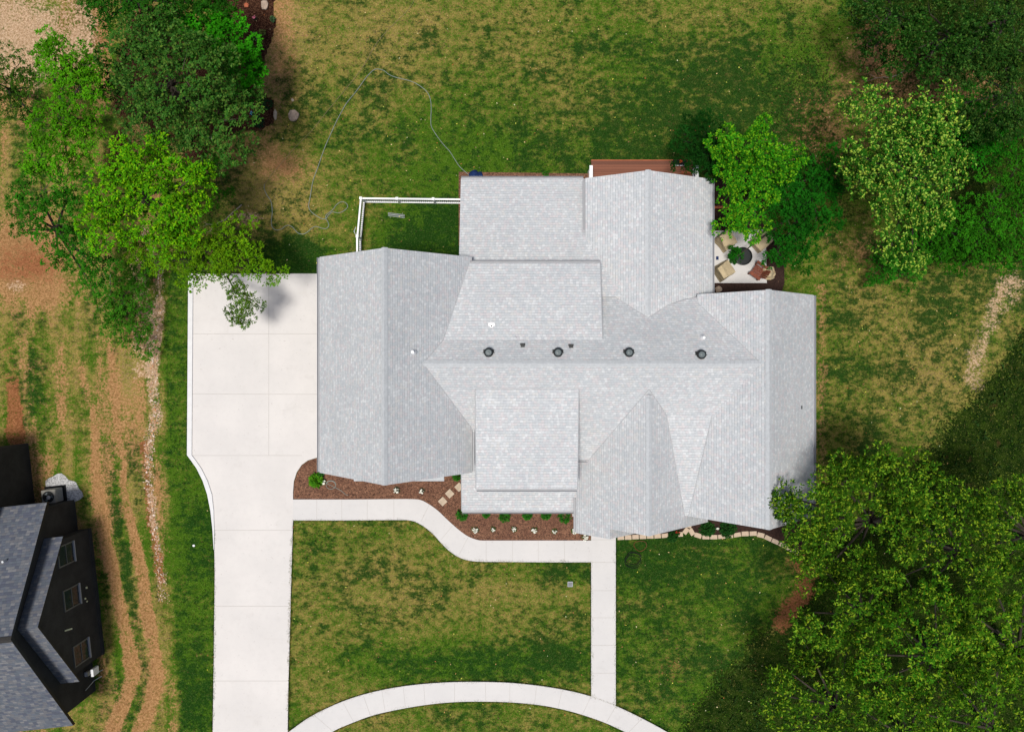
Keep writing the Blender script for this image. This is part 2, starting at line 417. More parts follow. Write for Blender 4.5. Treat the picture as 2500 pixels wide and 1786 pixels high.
def groundmat():
    a = N('lawn_and_soil', 1.0); a.b.inputs['Specular IOR Level'].default_value = 0.0
    p = a.pos()
    def attr(nm):
        x = a.t.nodes.new('ShaderNodeAttribute'); x.attribute_name = nm; return x
    A = a.sep(attr('mask_a').outputs['Color'], 'SeparateColor'); B = a.sep(attr('mask_b').outputs['Color'], 'SeparateColor')
    W = attr('wood').outputs['Fac']
    n_l = a.smooth(a.noise(p, .7, 6, .65), .30, .70); n_m0 = a.smooth(a.noise(a.scale(p, (.85,1.15,1)), 2.3, 7, .72), .30, .70)
    n_m = a.noise(p, 1.3, 6, .62); n_f = a.noise(p, 8, 5, .75); n_x = a.noise(p, 22, 3, .75)
    n_f1 = a.smooth(n_f, .28, .72)
    def jit(v, am, nf): return a.math('ADD', v, a.math('MULTIPLY', a.math('SUBTRACT', nf, .5), am))
    mixn = a.math('ADD', a.math('MULTIPLY', n_m, .55), a.math('MULTIPLY', n_f, .45))
    dn = a.math('ADD', a.math('ADD', a.math('MULTIPLY', n_l, .20), a.math('MULTIPLY', n_m0, .32)), a.math('MULTIPLY', n_f1, .48))
    ln = a.math('ADD', a.math('ADD', a.math('MULTIPLY', n_l, .25), a.math('MULTIPLY', a.math('SUBTRACT', 1.0, n_m0), .40)), a.math('MULTIPLY', n_f1, .35))
    dry = a.smooth(jit(A[0], 1.5, dn), .12, 1.02)
    lush_shade = a.smooth(jit(A[1], 2.3, ln), .12, .98)
    c = a.mix(dry, (.064,.150,.010), (.325,.255,.070))
    c = a.mix(a.math('MULTIPLY', a.smooth(jit(A[0], 1.6, n_f1), .85, 1.35), .55), c, (.38,.26,.14))
    c = a.mix(a.math('MULTIPLY', lush_shade, .94), c, (.014,.058,.008))
    # tree shadow painted as dark green ground, also the NE woodland floor
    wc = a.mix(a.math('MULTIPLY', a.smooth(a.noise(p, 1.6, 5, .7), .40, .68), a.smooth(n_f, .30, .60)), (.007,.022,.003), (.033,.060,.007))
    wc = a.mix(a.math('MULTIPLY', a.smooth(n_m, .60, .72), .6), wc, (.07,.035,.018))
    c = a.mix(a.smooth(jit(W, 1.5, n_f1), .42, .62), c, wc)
    dc = a.mix(n_f1, (.25,.115,.046), (.58,.33,.155))
    c = a.mix(a.math('MULTIPLY', a.smooth(jit(A[2], 1.3, dn), .30, .95), .92), c, dc)
    oc = a.mix(a.smooth(n_f, .35, .65), (.20,.065,.028), (.40,.165,.075))
    c = a.mix(a.math('MULTIPLY', a.smooth(jit(B[1], 1.3, dn), .35, .85), .9), c, oc)
    sc = a.mix(a.smooth(n_f, .35, .65), (.40,.25,.14), (.68,.49,.33))
    c = a.mix(a.math('MULTIPLY', a.smooth(jit(B[0], 1.2, dn), .40, .85), .93), c, sc)
    fc = a.mix(a.smooth(n_x, .4, .65), (.016,.007,.005), (.11,.048,.030))
    c = a.mix(a.smooth(jit(B[2], .5, n_f), .35, .62), c, fc)
    v = a.smooth(n_x, .25, .75)
    c = a.mix(a.math('MULTIPLY', a.math('SUBTRACT', 1.0, v), .80), c, (.26,.24,.20), 'MULTIPLY')
    c = a.mix(a.math('MULTIPLY', a.smooth(n_x, .56, .8), .42), c, (.42,.34,.15))
    a.base(c)
    a.bump(a.math('ADD', n_x, n_f), .5, .03)
    return a.m
M['ground'] = groundmat()

# ------------------------------------------------------------------ ground sheet
def make_ground():
    s = .13
    xs = np.arange(-36, 36.01, s); ys = np.arange(-28, 26.01, s)
    nx, ny = len(xs), len(ys)
    X, Y = np.meshgrid(xs, ys, indexing='ij'); Xf, Yf = X.ravel(), Y.ravel()
    px = Xf/H*F+PX0; py = PY0-Yf/H*F
    rough = sst(interp_x(py, EDGE_L)-px, 0, 30)
    Z = (fbm(Xf, Yf, .5, 51)-.5)*.025 + rough*((fbm(Xf, Yf, 1.3, 52)-.5)*.12)
    rut = np.minimum(pdist(px,py,RUT1), pdist(px,py,RUT2))
    Z -= .07*sst(16-rut, 0, 12)*sst(py, 1000, 1250) - .03*sst(8-np.abs(rut-20), 0, 8)*sst(py, 1000, 1250)
    Z -= .10*sst(22-pdist(px,py,CREEK), 0, 18)
    Z -= .015
    V = np.stack([Xf, Yf, Z], 1)
    idx = np.arange(nx*ny).reshape(nx, ny)
    quads = np.stack([idx[:-1,:-1], idx[1:,:-1], idx[1:,1:], idx[:-1,1:]], -1).reshape(-1, 4)
    border = np.concatenate([idx[:-1,0], idx[-1,:-1], idx[:0:-1,-1], idx[0,:0:-1]])
    bo = V[border].copy(); far = bo.copy(); far[:,:2] *= 14; far[:,2] = -.3
    near = bo.copy(); near[:,:2] *= 1.09; near[:,2] = -.02
    base = len(V); V = np.concatenate([V, near, far]); nb = len(border); k = np.arange(nb)
    sk = np.concatenate([np.stack([border[k], base+k, base+(k+1)%nb, border[(k+1)%nb]], 1), np.stack([base+k, base+nb+k, base+nb+(k+1)%nb, base+(k+1)%nb], 1)])
    quads = np.concatenate([quads, sk])
    me = bpy.data.meshes.new('ground'); me.vertices.add(len(V)); me.vertices.foreach_set('co', V.astype(np.float32).ravel())
    me.loops.add(quads.size); me.loops.foreach_set('vertex_index', quads.astype(np.int32).ravel())
    me.polygons.add(len(quads)); me.polygons.foreach_set('loop_start', np.arange(0, quads.size, 4, dtype=np.int32))
    me.polygons.foreach_set('loop_total', np.full(len(quads), 4, np.int32)) if hasattr(me.polygons[0], 'loop_total') else None
    me.update(calc_edges=True); me.validate()
    me.polygons.foreach_set('use_smooth', np.ones(len(quads), bool))
    Vx = V[:,0].copy(); Vy = V[:,1].copy()
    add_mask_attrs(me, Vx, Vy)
    for nm, val in (('mask_a', (.5,.35,.12,1)), ('mask_b', (.05,.05,.0,1))):
        at = me.color_attributes[nm]; buf = np.empty(len(V)*4, np.float32); at.data.foreach_get('color', buf); buf = buf.reshape(-1,4); buf[base:] = val; at.data.foreach_set('color', buf.ravel())
    at = me.attributes['wood']; buf = np.empty(len(V), np.float32); at.data.foreach_get('value', buf); buf[base:] = 0; at.data.foreach_set('value', buf)
    me.materials.append(M['ground'])
    o = bpy.data.objects.new('ground', me); C.objects.link(o); tag(o, kind='structure')
make_ground()

# ------------------------------------------------------------------ paving
def strip_poly(top, bot): return top + bot[::-1]
def px_poly(pts, z=0): return [G2(x, y, z) for x, y in pts]
DRV = [(462,668),(800,668),(800,1100),(775,1116),(752,1123),(737,1134),(725,1152),(718,1174),(716,1200),(716,1270),(712,1400),(708,1550),(704,1700),(702,1900),
       (519,1900),(520,1786),(523,1600),(525,1400),(524,1340),(521,1290),(516,1245),(508,1205),(497,1172),(482,1142),(468,1122),(459,1110)]
MB().prism(px_poly(DRV), -.1, .06).build('driveway', M['concrete']); bpy.data.objects['driveway']['kind'] = 'structure'
def joint_lines(name, segs, wdt=.022, z=.064):
    b = MB()
    for (x0,y0),(x1,y1) in segs:
        a = Vector(G2(x0,y0)); c = Vector(G2(x1,y1)); d = (c-a).normalized(); n = Vector((-d.y, d.x))*wdt/2
        b.add([(a.x-n.x,a.y-n.y,z),(c.x-n.x,c.y-n.y,z),(c.x+n.x,c.y+n.y,z),(a.x+n.x,a.y+n.y,z)], [(0,1,2,3)])
    o = b.build(name, M['joint']); o['kind'] = 'structure'
joint_lines('driveway_joints', [((470,815),(786,815)),((470,961),(784,962)),((466,1111),(738,1111)),((524,1293),(714,1293)),((527,1478),(708,1478)),((524,1660),(703,1660)),((657,670),(657,1111))])
# raised curb along the driveway's west edge
cl = [(462,668),(459,1110),(468,1122),(482,1142),(497,1172),(508,1205),(516,1245),(521,1290),(524,1340)]
b = MB()
for i in range(len(cl)-1):
    w0 = .26 if i < 6 else .26*(1-(i-5)/3); w1 = .26 if i+1 < 6 else .26*(1-(i-4)/3)
    a = G2(*cl[i]); c = G2(*cl[i+1])
    b.add([(a[0]-.01,a[1],-.05),(a[0]+w0,a[1],-.05),(c[0]+max(w1,.01),c[1],-.05),(c[0]-.01,c[1],-.05),(a[0]-.01,a[1],.13),(a[0]+w0,a[1],.13),(c[0]+max(w1,.01),c[1],.13),(c[0]-.01,c[1],.13)],
          [(0,1,2,3),(7,6,5,4),(0,4,5,1),(1,5,6,2),(2,6,7,3),(3,7,4,0)])
o = b.build('driveway_curb', M['curb']); o['kind'] = 'structure'
W1T = [(716,1218),(860,1218),(975,1217),(999,1217),(1026,1219),(1048,1230),(1070,1246),(1092,1267),(1119,1291),(1143,1308),(1168,1317),(1190,1318),(1215,1318),(1330,1318),(1443,1318)]
W1B = [(716,1269),(860,1269),(975,1268),(999,1269),(1015,1273),(1035,1284),(1057,1302),(1077,1324),(1099,1345),(1123,1360),(1152,1368),(1190,1370),(1215,1370),(1330,1371),(1443,1371)]
def smooth_pl(pts, k=4):
    out = []
    n = len(pts)
    for i in range(n-1):
        p0 = pts[max(i-1,0)]; p1 = pts[i]; p2 = pts[i+1]; p3 = pts[min(i+2,n-1)]
        for j in range(k):
            t = j/k
            out.append(tuple(.5*((2*p1[d])+(-p0[d]+p2[d])*t+(2*p0[d]-5*p1[d]+4*p2[d]-p3[d])*t*t+(-p0[d]+3*p1[d]-3*p2[d]+p3[d])*t**3) for d in (0,1)))
    out.append(pts[-1]); return out
W3T = [(640,1830),(704,1785),(760,1746),(836,1710),(910,1687),(990,1672),(1075,1664),(1155,1662),(1240,1664),(1320,1672),(1385,1683),(1441,1697),(1502,1720),(1565,1750),(1628,1784),(1700,1830)]
W3B = [(740,1835),(808,1786),(858,1763),(913,1743),(985,1727),(1056,1716),(1115,1711),(1177,1710),(1250,1712),(1320,1719),(1377,1730),(1430,1745),(1480,1763),(1529,1786),(1565,1806),(1610,1835)]
def ribbon(name, T, B, mat, z):
    T = smooth_pl(T); B = smooth_pl(B); n = len(T); vs = []
    for (a, b_) in zip(T, B):
        for zz in (-.1, z):
            vs.append(G2(*a)+(zz,)); vs.append(G2(*b_)+(zz,))
    fs = []
    for i in range(n-1):
        q = i*4; r = q+4
        fs += [(q+2,q+3,r+3,r+2),(q,q+2,r+2,r),(q+3,q+1,r+1,r+3)]
    fs += [(0,1,3,2),((n-1)*4+2,(n-1)*4+3,(n-1)*4+1,(n-1)*4)]
    o = MB().add(vs, fs).build(name, mat); o['kind'] = 'structure'; return T, B
T1, B1 = ribbon('curved_path', W1T, W1B, M['walk'], .068)
T3, B3 = ribbon('arched_path', W3T, W3B, M['walk'], .078)
MB().prism(px_poly([(1443,1240),(1503,1240),(1503,1728),(1443,1704)]), -.1, .073).build('front_path', M['walk'])['kind'] = 'structure'
segs = [((x,1219),(x,1268)) for x in (774,835,897,962)] + [((1048,1231),(1028,1272)),((1105,1282),(1077,1316)),((1143,1310),(1121,1352))] + [((x,1319),(x,1369)) for x in (1187,1251,1314,1378)]
joint_lines('curved_path_joints', segs, .018, .072)
joint_lines('front_path_joints', [((1444,y),(1502,y)) for y in (1316,1371,1440,1506,1573,1641)], .018, .077)
segs = []
for (ax,ay),(bx,by) in (((768,1742),(812,1782)),((838,1711),(864,1760)),((888,1695),(905,1745)),((933,1683),(941,1737)),((985,1674),(990,1724)),((1035,1669),(1038,1718)),((1110,1664),(1110,1710)),((1185,1664),(1186,1709)),((1245,1665),(1244,1711)),((1310,1672),(1305,1716)),((1372,1681),(1362,1727)),((1441,1699),(1422,1742)),((1502,1722),(1480,1762)),((1565,1752),(1533,1787))):
    segs.append(((ax,ay+1),(bx,by-1)))
joint_lines('arched_path_joints', segs, .018, .082)
# mulch beds
BED1 = [(798,1105),(775,1117),(752,1124),(737,1135),(726,1153),(719,1175),(717,1200),(717,1217)] + [p for p in smooth_pl(W1T)[2:] if p[0] < 1441] + [(1442,1317),(1442,1270),(1330,1080),(1155,1040),(900,1040)]
MB().prism(px_poly(BED1), -.05, .05).build('front_mulch_bed', M['mulch'])['kind'] = 'structure'
EDGE_A = [(1506,1311),(1560,1308),(1610,1306),(1640,1304),(1660,1302),(1672,1296),(1680,1286),(1684,1270)]
EDGE_B = [(1682,1288),(1690,1301),(1712,1308),(1745,1309),(1780,1306),(1815,1301),(1840,1300),(1862,1306),(1885,1317),(1915,1331),(1950,1352)]
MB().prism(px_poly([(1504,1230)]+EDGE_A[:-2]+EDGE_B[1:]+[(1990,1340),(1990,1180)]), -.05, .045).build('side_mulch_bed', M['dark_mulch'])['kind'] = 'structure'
MB().prism(px_poly([(1120,420),(1440,424),(1440,600),(1120,600)]), -.05, .045).build('rear_mulch_bed', M['mulch'])['kind'] = 'structure'
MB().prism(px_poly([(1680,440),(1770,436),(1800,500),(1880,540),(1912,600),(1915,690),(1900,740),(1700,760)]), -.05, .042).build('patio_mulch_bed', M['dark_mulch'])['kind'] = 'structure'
MB().prism(px_poly([(1738,564),(1868,561),(1871,691),(1738,691)]), -.05, .09).build('patio', M['walk'])['kind'] = 'structure'
gp = []
for k in range(28):
    t = 2*PI*k/28; rr = 1+.12*math.sin(3*t+1)+.08*math.sin(7*t); gp.append((150+46*rr*math.cos(t), 1200+40*rr*math.sin(t)))
MB().prism(px_poly(gp), -.05, .03).build('gravel_patch', M['gravel'])['kind'] = 'structure'

# ------------------------------------------------------------------ house
house = empty('house', (0,0,0), 0, 'large white house under a sprawling light grey shingle roof with many gables', 'house')
def slab(name, fn, poly, th=.16, mat='shingle', parent=house, edge='trim', up=None):
    """roof plane: fn(x,y)->z over a plan polygon; uv runs along and up the slope"""
    if area(poly) < 0: poly = poly[::-1]
    top = [Vector((x,y,fn(x,y))) for x,y in poly]; n = len(top)
    gx = fn(1,0)-fn(0,0); gy = fn(0,1)-fn(0,0)
    nn = Vector((-gx,-gy,1)).normalized(); s = Vector((gx,gy,gx*gx+gy*gy))
    s.normalize(); u = s.cross(nn)
    vs = top + [v - Vector((0,0,th)) for v in top]
    b = MB(); b.add(vs, [tuple(range(n))], 0); 
    b.f += [list(range(2*n-1, n-1, -1))]; b.mi.append(1)
    for i in range(n): b.f.append([i, n+i, n+(i+1)%n, (i+1)%n]); b.mi.append(1)
    o = b.build(name, [M[mat], M[edge]], parent)
    uvl = o.data.uv_layers.new(name='UVMap')
    for l in o.data.loops:
        co = o.data.vertices[l.vertex_index].co
        uvl.data[l.index].uv = (co.dot(u), co.dot(s)+50)
    return o
def ridge(parent, p0, p1, wdt=.15, pitch=.6, step=.2, mat='cap'):
    """overlapping ridge cap shingles"""
    p0, p1 = Vector(p0), Vector(p1); L = (p1-p0).length; d = (p1-p0)/L; s = d.cross(Vector((0,0,1))).normalized()
    b = MB(); k = int(L/step)
    for i in range(k):
        a = p0 + d*i*L/k; c = p0 + d*((i+1)*L/k + .03); h0 = .012; h1 = .035
        vs = []
        for q, h in ((a,h1),(c,h0)):
            vs += [q - s*wdt + Vector((0,0,-wdt*pitch+h)), q + Vector((0,0,h+.01)), q + s*wdt + Vector((0,0,-wdt*pitch+h))]
        b.add(vs, [(0,1,4,3),(1,2,5,4),(0,2,1),(3,4,5)])
    return b.build('ridge_cap', M[mat], parent)
def gutter(parent, p0, p1, side, mat='gutter'):
    """open trough along an eave; side = outward unit vector"""
    p0, p1 = Vector(p0), Vector(p1); o = Vector(side+(0,)).normalized(); z = Vector((0,0,1)); b = MB()
    prof = [(0.0,-.02),(0.0,-.15),(.10,-.15),(.13,-.02),(.115,-.02),(.09,-.135),(.015,-.135),(.015,-.02)]
    n = len(prof)
    vs = [p + o*(a+.01) + z*h for p in (p0,p1) for a,h in prof]
    fs = [(i,(i+1)%n,n+(i+1)%n,n+i) for i in range(n)] + [tuple(range(n)), tuple(range(2*n-1,n-1,-1))]
    return b.add(vs, fs).build('gutter', M[mat], parent)

# planes
zA, pA, xA = 8.30, .93, -6.09
fA = lambda x,y: zA - pA*abs(x-xA)
zM, yM, pMs, pMn = 6.74, -.305, .63, .72
fMn = lambda x,y: zM - pMn*(y-yM)
fMs = lambda x,y: zM + pMs*(y-yM)
zB, xB, pB = 7.0, 12.69, .864
zC, xC = 5.04, 7.06
zE, xE = 5.92, 6.95
fD = lambda x,y: 2.5 + .29*(9.81-y)
fF = lambda x,y: 4.72 + .29*(4.92-y)
fF2 = lambda x,y: 5.93 + .165*(y+1.58)
fP = lambda x,y: 2.6 + .17*(y+8.42)
fQ = lambda x,y: 5.05 + .17*(y+2.82)

rA = slab('garage_roof', lambda x,y: zA+pA*(x-xA), [(-10.07,-6.03),(xA,-6.10),(xA,5.22),(-10.07,5.25)])
slab('garage_roof', lambda x,y: zA-pA*(x-xA), [(xA,-6.10),(-2.10,-6.03),(-2.10,5.25),(xA,5.22)])
ridge(rA, (xA,-6.1,zA), (xA,5.22,zA), pitch=.8)
gutter(rA, (-10.07,-6.0,4.6), (-10.07,5.22,4.6), (-1,0)); gutter(rA, (-2.10,-5.98,4.6), (-2.10,-3.75,4.6), (1,0))
rM = slab('main_roof', fMn, [(-4.6,yM),(12.5,yM),(12.5,3.2),(9.8,3.2),(9.23,3.06),(8.2,2.75),(7.06,2.2),(6.6,4.2),(-4.6,4.2)])
slab('main_roof', fMs, [(-4.6,yM),(-4.6,-3.95),(-1.72,-3.95),(-1.72,-5.5),(10.6,-5.5),(12.5,yM)])
ridge(rM, (-4.4,yM,zM), (12.45,yM,zM)); gutter(rM, (3.3,-5.5,3.47), (4.62,-5.5,3.47), (0,-1))
slab('valley_roof', fQ, [(7.6,-2.6),(10.6,-2.6),(10.4,-8.38),(8.7,-8.38)], .12)
rB = slab('east_wing_roof', lambda x,y: zB+pB*(x-xB), [(9.31,-8.40),(xB,-8.50),(xB,3.33),(9.745,3.31),(9.745,-1.0),(9.31,-1.2)])
slab('east_wing_roof', lambda x,y: zB-pB*(x-xB), [(xB,-8.50),(15.93,-8.40),(15.93,3.29),(xB,3.33)])
ridge(rB, (xB,-8.5,zB), (xB,3.33,zB), pitch=.75); gutter(rB, (15.93,-8.38,4.2), (15.93,3.27,4.2), (1,0))
rC = slab('rear_wing_roof', lambda x,y: zC+.50*(x-xC), [(3.94,1.2),(xC,1.2),(xC,9.68),(3.94,9.62)])
slab('rear_wing_roof', lambda x,y: zC-.40*(x-xC), [(xC,1.2),(10.72,1.2),(10.72,9.55),(xC,9.68)])
ridge(rC, (xC,2.2,zC), (xC,9.68,zC), pitch=.45); gutter(rC, (10.72,3.35,3.58), (10.72,9.52,3.58), (1,0)); gutter(rC, (3.94,6.2,3.48), (3.94,9.58,3.48), (-1,0))
rD = slab('rear_shed_roof', fD, [(-2.83,3.2),(7.0,3.2),(4.6,6.4),(3.98,9.81),(-2.81,9.81)])
gutter(rD, (-2.8,9.81,2.5), (3.93,9.81,2.5), (0,1))
rF = slab('rear_dormer_roof', fF, [(-2.30,4.92),(4.6,4.92),(4.6,.5),(-4.2,.5)])
gutter(rF, (-2.35,4.92,4.72), (4.6,4.92,4.72), (0,1))
rF2 = slab('front_dormer_roof', fF2, [(-1.87,-1.2),(3.39,-1.2),(3.39,-6.8),(-1.87,-6.8)])
gutter(rF2, (-1.83,-6.8,5.07), (3.38,-6.8,5.07), (0,-1))
rP = slab('porch_roof', fP, [(-2.76,-5.35),(4.4,-5.35),(4.4,-7.75),(3.47,-7.75),(3.47,-8.42),(-2.76,-8.42)])
gutter(rP, (-2.74,-8.42,2.6), (3.45,-8.42,2.6), (0,-1))
eL = lambda x,y: zE+.87*(x-xE)
rE = slab('front_gable_roof', eL, [(3.49,-9.56),(5.145,-9.56),(5.145,-9.03),(xE,-9.05),(xE,-1.9),(3.49,-1.9)])
slab('front_gable_roof', lambda x,y: zE-.83*(x-xE), [(xE,-9.05),(10.69,-8.98),(10.69,-1.9),(xE,-1.9)])
ridge(rE, (xE,-9.05,zE), (xE,-2.1,zE), pitch=.7)
zE2 = eL(5.145,0)
slab('entry_gable_roof', lambda x,y: zE2-.87*(x-5.145), [(5.145,-9.56),(6.9,-9.56),(6.9,-8.6),(5.145,-8.6)], .14)
gutter(rE, (3.49,-9.54,eL(3.49,0)), (3.49,-7.70,eL(3.49,0)), (-1,0))

M['valley'] = plain('valley_shadow_grey_metal', (.36,.37,.38), .8, .1)
def valley(parent, pts):
    MB().tube([(p[0],p[1],p[2]+.004) for p in pts], .022, 5).build('valley_flashing', M['valley'], parent)
valley(rM, [(-4.41,yM,6.74),(-2.11,-3.70,4.6)]); valley(rM, [(-4.41,yM,6.74),(-3.50,.87,5.89),(-2.24,4.92,4.72)])
valley(rM, [(12.39,yM,6.74),(10.30,-2.95,4.94)]); valley(rM, [(12.39,yM,6.74),(9.76,2.85,4.465)])
valley(rE, [(6.95,-1.61,5.92),(4.13,-5.5,3.47)]); valley(rE, [(6.95,-1.61,5.92),(8.0,-2.99,5.05),(9.14,-8.36,4.10)])
valley(rB, [(10.38,-2.95,5.03),(9.35,-8.36,4.11)]); valley(rF2, [(-1.87,-1.58,5.935),(3.39,-1.58,5.935)]); valley(rC, [(7.06,2.05,5.04),(5.38,3.22,4.2),(4.9,3.7,3.96)]); valley(rC, [(7.06,2.05,5.04),(8.2,2.75,4.58),(9.23,3.06,4.30)])  # strip across the front dormer's top is added as edge shade

def drip_edge(parent, p0, p1):
    MB().tube([(p[0],p[1],p[2]+.002) for p in (p0, p1)], .024, 6).build('drip_edge', M['valley'], parent)
for x_ in (-1.87, 3.39): drip_edge(rF2, (x_,-1.6,fF2(0,-1.6)), (x_,-6.8,fF2(0,-6.8)))
drip_edge(rF, (4.6,4.92,fF(0,4.92)), (4.6,.95,fF(0,.95))); drip_edge(rP, (-2.76,-8.42,2.6), (-2.76,-6.0,fP(0,-6.0)))
# walls: one mesh per wing, gabled prisms that stop just under the roof planes
def gable_ns(name, x0, x1, xr, y0, y1, zl, zr, zt, mat='siding', parent=house):
    pf = [(x0,-.05),(x1,-.05),(x1,zr),(xr,zt),(x0,zl)]
    vs = [(x,y,z) for y in (y0,y1) for x,z in pf]; n = 5
    fs = [tuple(range(n)), tuple(range(2*n-1,n-1,-1))] + [(i,n+i,n+(i+1)%n,(i+1)%n) for i in range(n)]
    return MB().add(vs, fs).build(name, M[mat], parent)
gd = .22
wA = gable_ns('wall', -9.67, -2.5, xA, -5.6, 4.8, fA(-9.67,0)-gd, fA(-2.5,0)-gd, zA-gd)
wB = gable_ns('wall', 9.95, 15.5, xB, -8.0, 2.85, zB-pB*(xB-9.95)-gd, zB-pB*(15.5-xB)-gd, zB-gd)
wC = gable_ns('wall', 4.4, 10.3, xC, 2.0, 8.7, zC-.5*(xC-4.4)-gd, zC-.4*(10.3-xC)-gd, zC-gd)
wE = gable_ns('wall', 5.3, 10.2, xE, -8.2, -3.0, eL(5.3,0)-gd, zE-.83*(10.2-xE)-gd, zE-gd)
# main body, ridge east-west
pf = [(3.9,-.05),(-4.9,-.05),(-4.9,fMs(0,-4.9)-gd),(yM,zM-gd),(3.9,fMn(0,3.9)-gd)]
vs = [(x,y,z) for x in (-2.45,9.2) for y,z in pf]; n = 5
wM = MB().add(vs, [tuple(range(n)), tuple(range(2*n-1,n-1,-1))] + [(i,(i+1)%n,n+(i+1)%n,n+i) for i in range(n)][::1]).build('wall', M['siding'], house)
MB().add([(x,y,z) for x in (-2.5,4.38) for y,z in ((3.95,-.05),(9.35,-.05),(9.35,fD(0,9.35)-.2),(3.95,fD(0,3.95)-.2))], [(0,1,2,3),(7,6,5,4),(0,4,5,1),(1,5,6,2),(2,6,7,3),(3,7,4,0)]).build('wall', M['siding'], house)
MB().add([(x,y,z) for x in (-1.95,4.3) for y,z in ((1.2,4.0),(4.55,3.7),(4.55,fF(0,4.55)-.2),(1.2,fF(0,1.2)-.2))], [(0,1,2,3),(7,6,5,4),(0,4,5,1),(1,5,6,2),(2,6,7,3),(3,7,4,0)]).build('wall', M['siding'], house)
MB().add([(x,y,z) for x in (-1.6,3.1) for y,z in ((-2.2,5.0),(-6.35,2.7),(-6.35,fF2(0,-6.35)-.2),(-2.2,fF2(0,-2.2)-.2))], [(0,1,2,3),(7,6,5,4),(0,4,5,1),(1,5,6,2),(2,6,7,3),(3,7,4,0)]).build('wall', M['siding'], house)
# porch posts and entry posts
for x in (-2.45, -.5, 1.4, 3.2): MB().box(x-.12,x+.12,-8.2,-7.96,-.05,2.42).build('porch_post', M['trim'], house)
for x in (3.75, 6.5): MB().box(x-.14,x+.14,-9.3,-9.02,-.05,2.9 if x<5 else 3.0).build('entry_post', M['trim'], house)
MB().box(-2.6,3.4,-8.3,-5.0,-.05,.16).build('porch_floor', M['walk'], house)
MB().box(3.5,6.6,-9.2,-5.0,-.05,.15).build('entry_floor', M['walk'], house)
# box bay with small ledge under the garage gable (south)
bb = MB().box(-8.45,-3.85,-6.50,-5.6,-.05,2.9).build('bay', M['siding'], house)
MB().add([(-8.62,-6.74,2.86),(-3.70,-6.74,2.86),(-3.70,-5.6,3.3),(-8.62,-5.6,3.3),(-8.62,-6.74,2.76),(-3.70,-6.74,2.76),(-3.70,-5.6,3.2),(-8.62,-5.6,3.2)], [(0,1,2,3),(7,6,5,4),(0,4,5,1),(1,5,6,2),(2,6,7,3),(3,7,4,0)]).build('ledge', M['cap'], bb)
def window(parent, c, n, wd, ht, name='window'):
    """framed window; c = centre on the wall face, n = outward axis ('x+','x-','y+','y-')"""
    s = 1 if n[1] == '+' else -1
    def bx(b, a0, a1, z0, z1, d0, d1):
        lo, hi = sorted((s*d0, s*d1))
        if n[0] == 'x': b.box(c[0]+lo, c[0]+hi, c[1]+a0, c[1]+a1, c[2]+z0, c[2]+z1)
        else: b.box(c[0]+a0, c[0]+a1, c[1]+lo, c[1]+hi, c[2]+z0, c[2]+z1)
    w2, h2 = wd/2, ht/2; b = MB()
    bx(b,-w2-.08,-w2,-h2-.08,h2+.08,-.02,.06); bx(b,w2,w2+.08,-h2-.08,h2+.08,-.02,.06)
    bx(b,-w2,w2,h2,h2+.08,-.02,.06); bx(b,-w2,w2,-h2-.08,-h2,-.02,.06); bx(b,-w2,w2,-.02,.02,.012,.045)
    f = b.build(name, M['trim'], parent); g = MB(); bx(g,-w2,w2,-h2,h2,-.02,.01); g.build('pane', M['glass'], f); return f
for y in (-3.2, -.3, 2.7):                                   # garage doors face the driveway
    b = MB()
    for k in range(4): b.box(-9.72,-9.665,y-1.2,y+1.2,.08+k*.6,.08+k*.6+.57)
    b.build('garage_door', M['garage_door'], wA)
window(wA, (-6.1,4.8,1.6), 'y+', 1.2, 1.3); window(wA, (-6.1,4.8,5.3), 'y+', .9, .9); window(wA, (-6.1,-5.6,5.4), 'y-', .9, .9)
window(bb, (-7.2,-6.50,1.5), 'y-', 1.2, 1.4); window(bb, (-5.1,-6.50,1.5), 'y-', 1.2, 1.4)
window(wB, (12.7,-8.0,1.7), 'y-', 2.0, 1.5); window(wB, (12.7,2.85,1.7), 'y+', 1.6, 1.4)
for y in (-6, -2.6, .8): window(wB, (15.5,y,1.8), 'x+', 1.1, 1.4)
window(wC, (5.8,8.7,2.2), 'y+', 1.6, 2.0); window(wC, (8.6,8.7,2.2), 'y+', 1.6, 2.0); window(wC, (10.3,5.4,2.1), 'x+', 1.2, 1.4)
window(wE, (8.4,-8.2,1.7), 'y-', 1.4, 1.5); window(wM, (.8,-4.9,1.5), 'y-', 1.6, 1.5)
b = MB(); b.box(5.45,6.4,-8.27,-8.2,.16,2.3); b.build('front_door', M['brown_wood'], wE)
for p0, z in (((-9.72,-5.68),4.45), ((15.55,-8.08),4.05), ((15.55,2.95),4.05), ((3.6,9.42),2.35)):
    MB().box(p0[0]-.04,p0[0]+.04,p0[1]-.04,p0[1]+.04,0,z).build('downspout', M['gutter'], house)

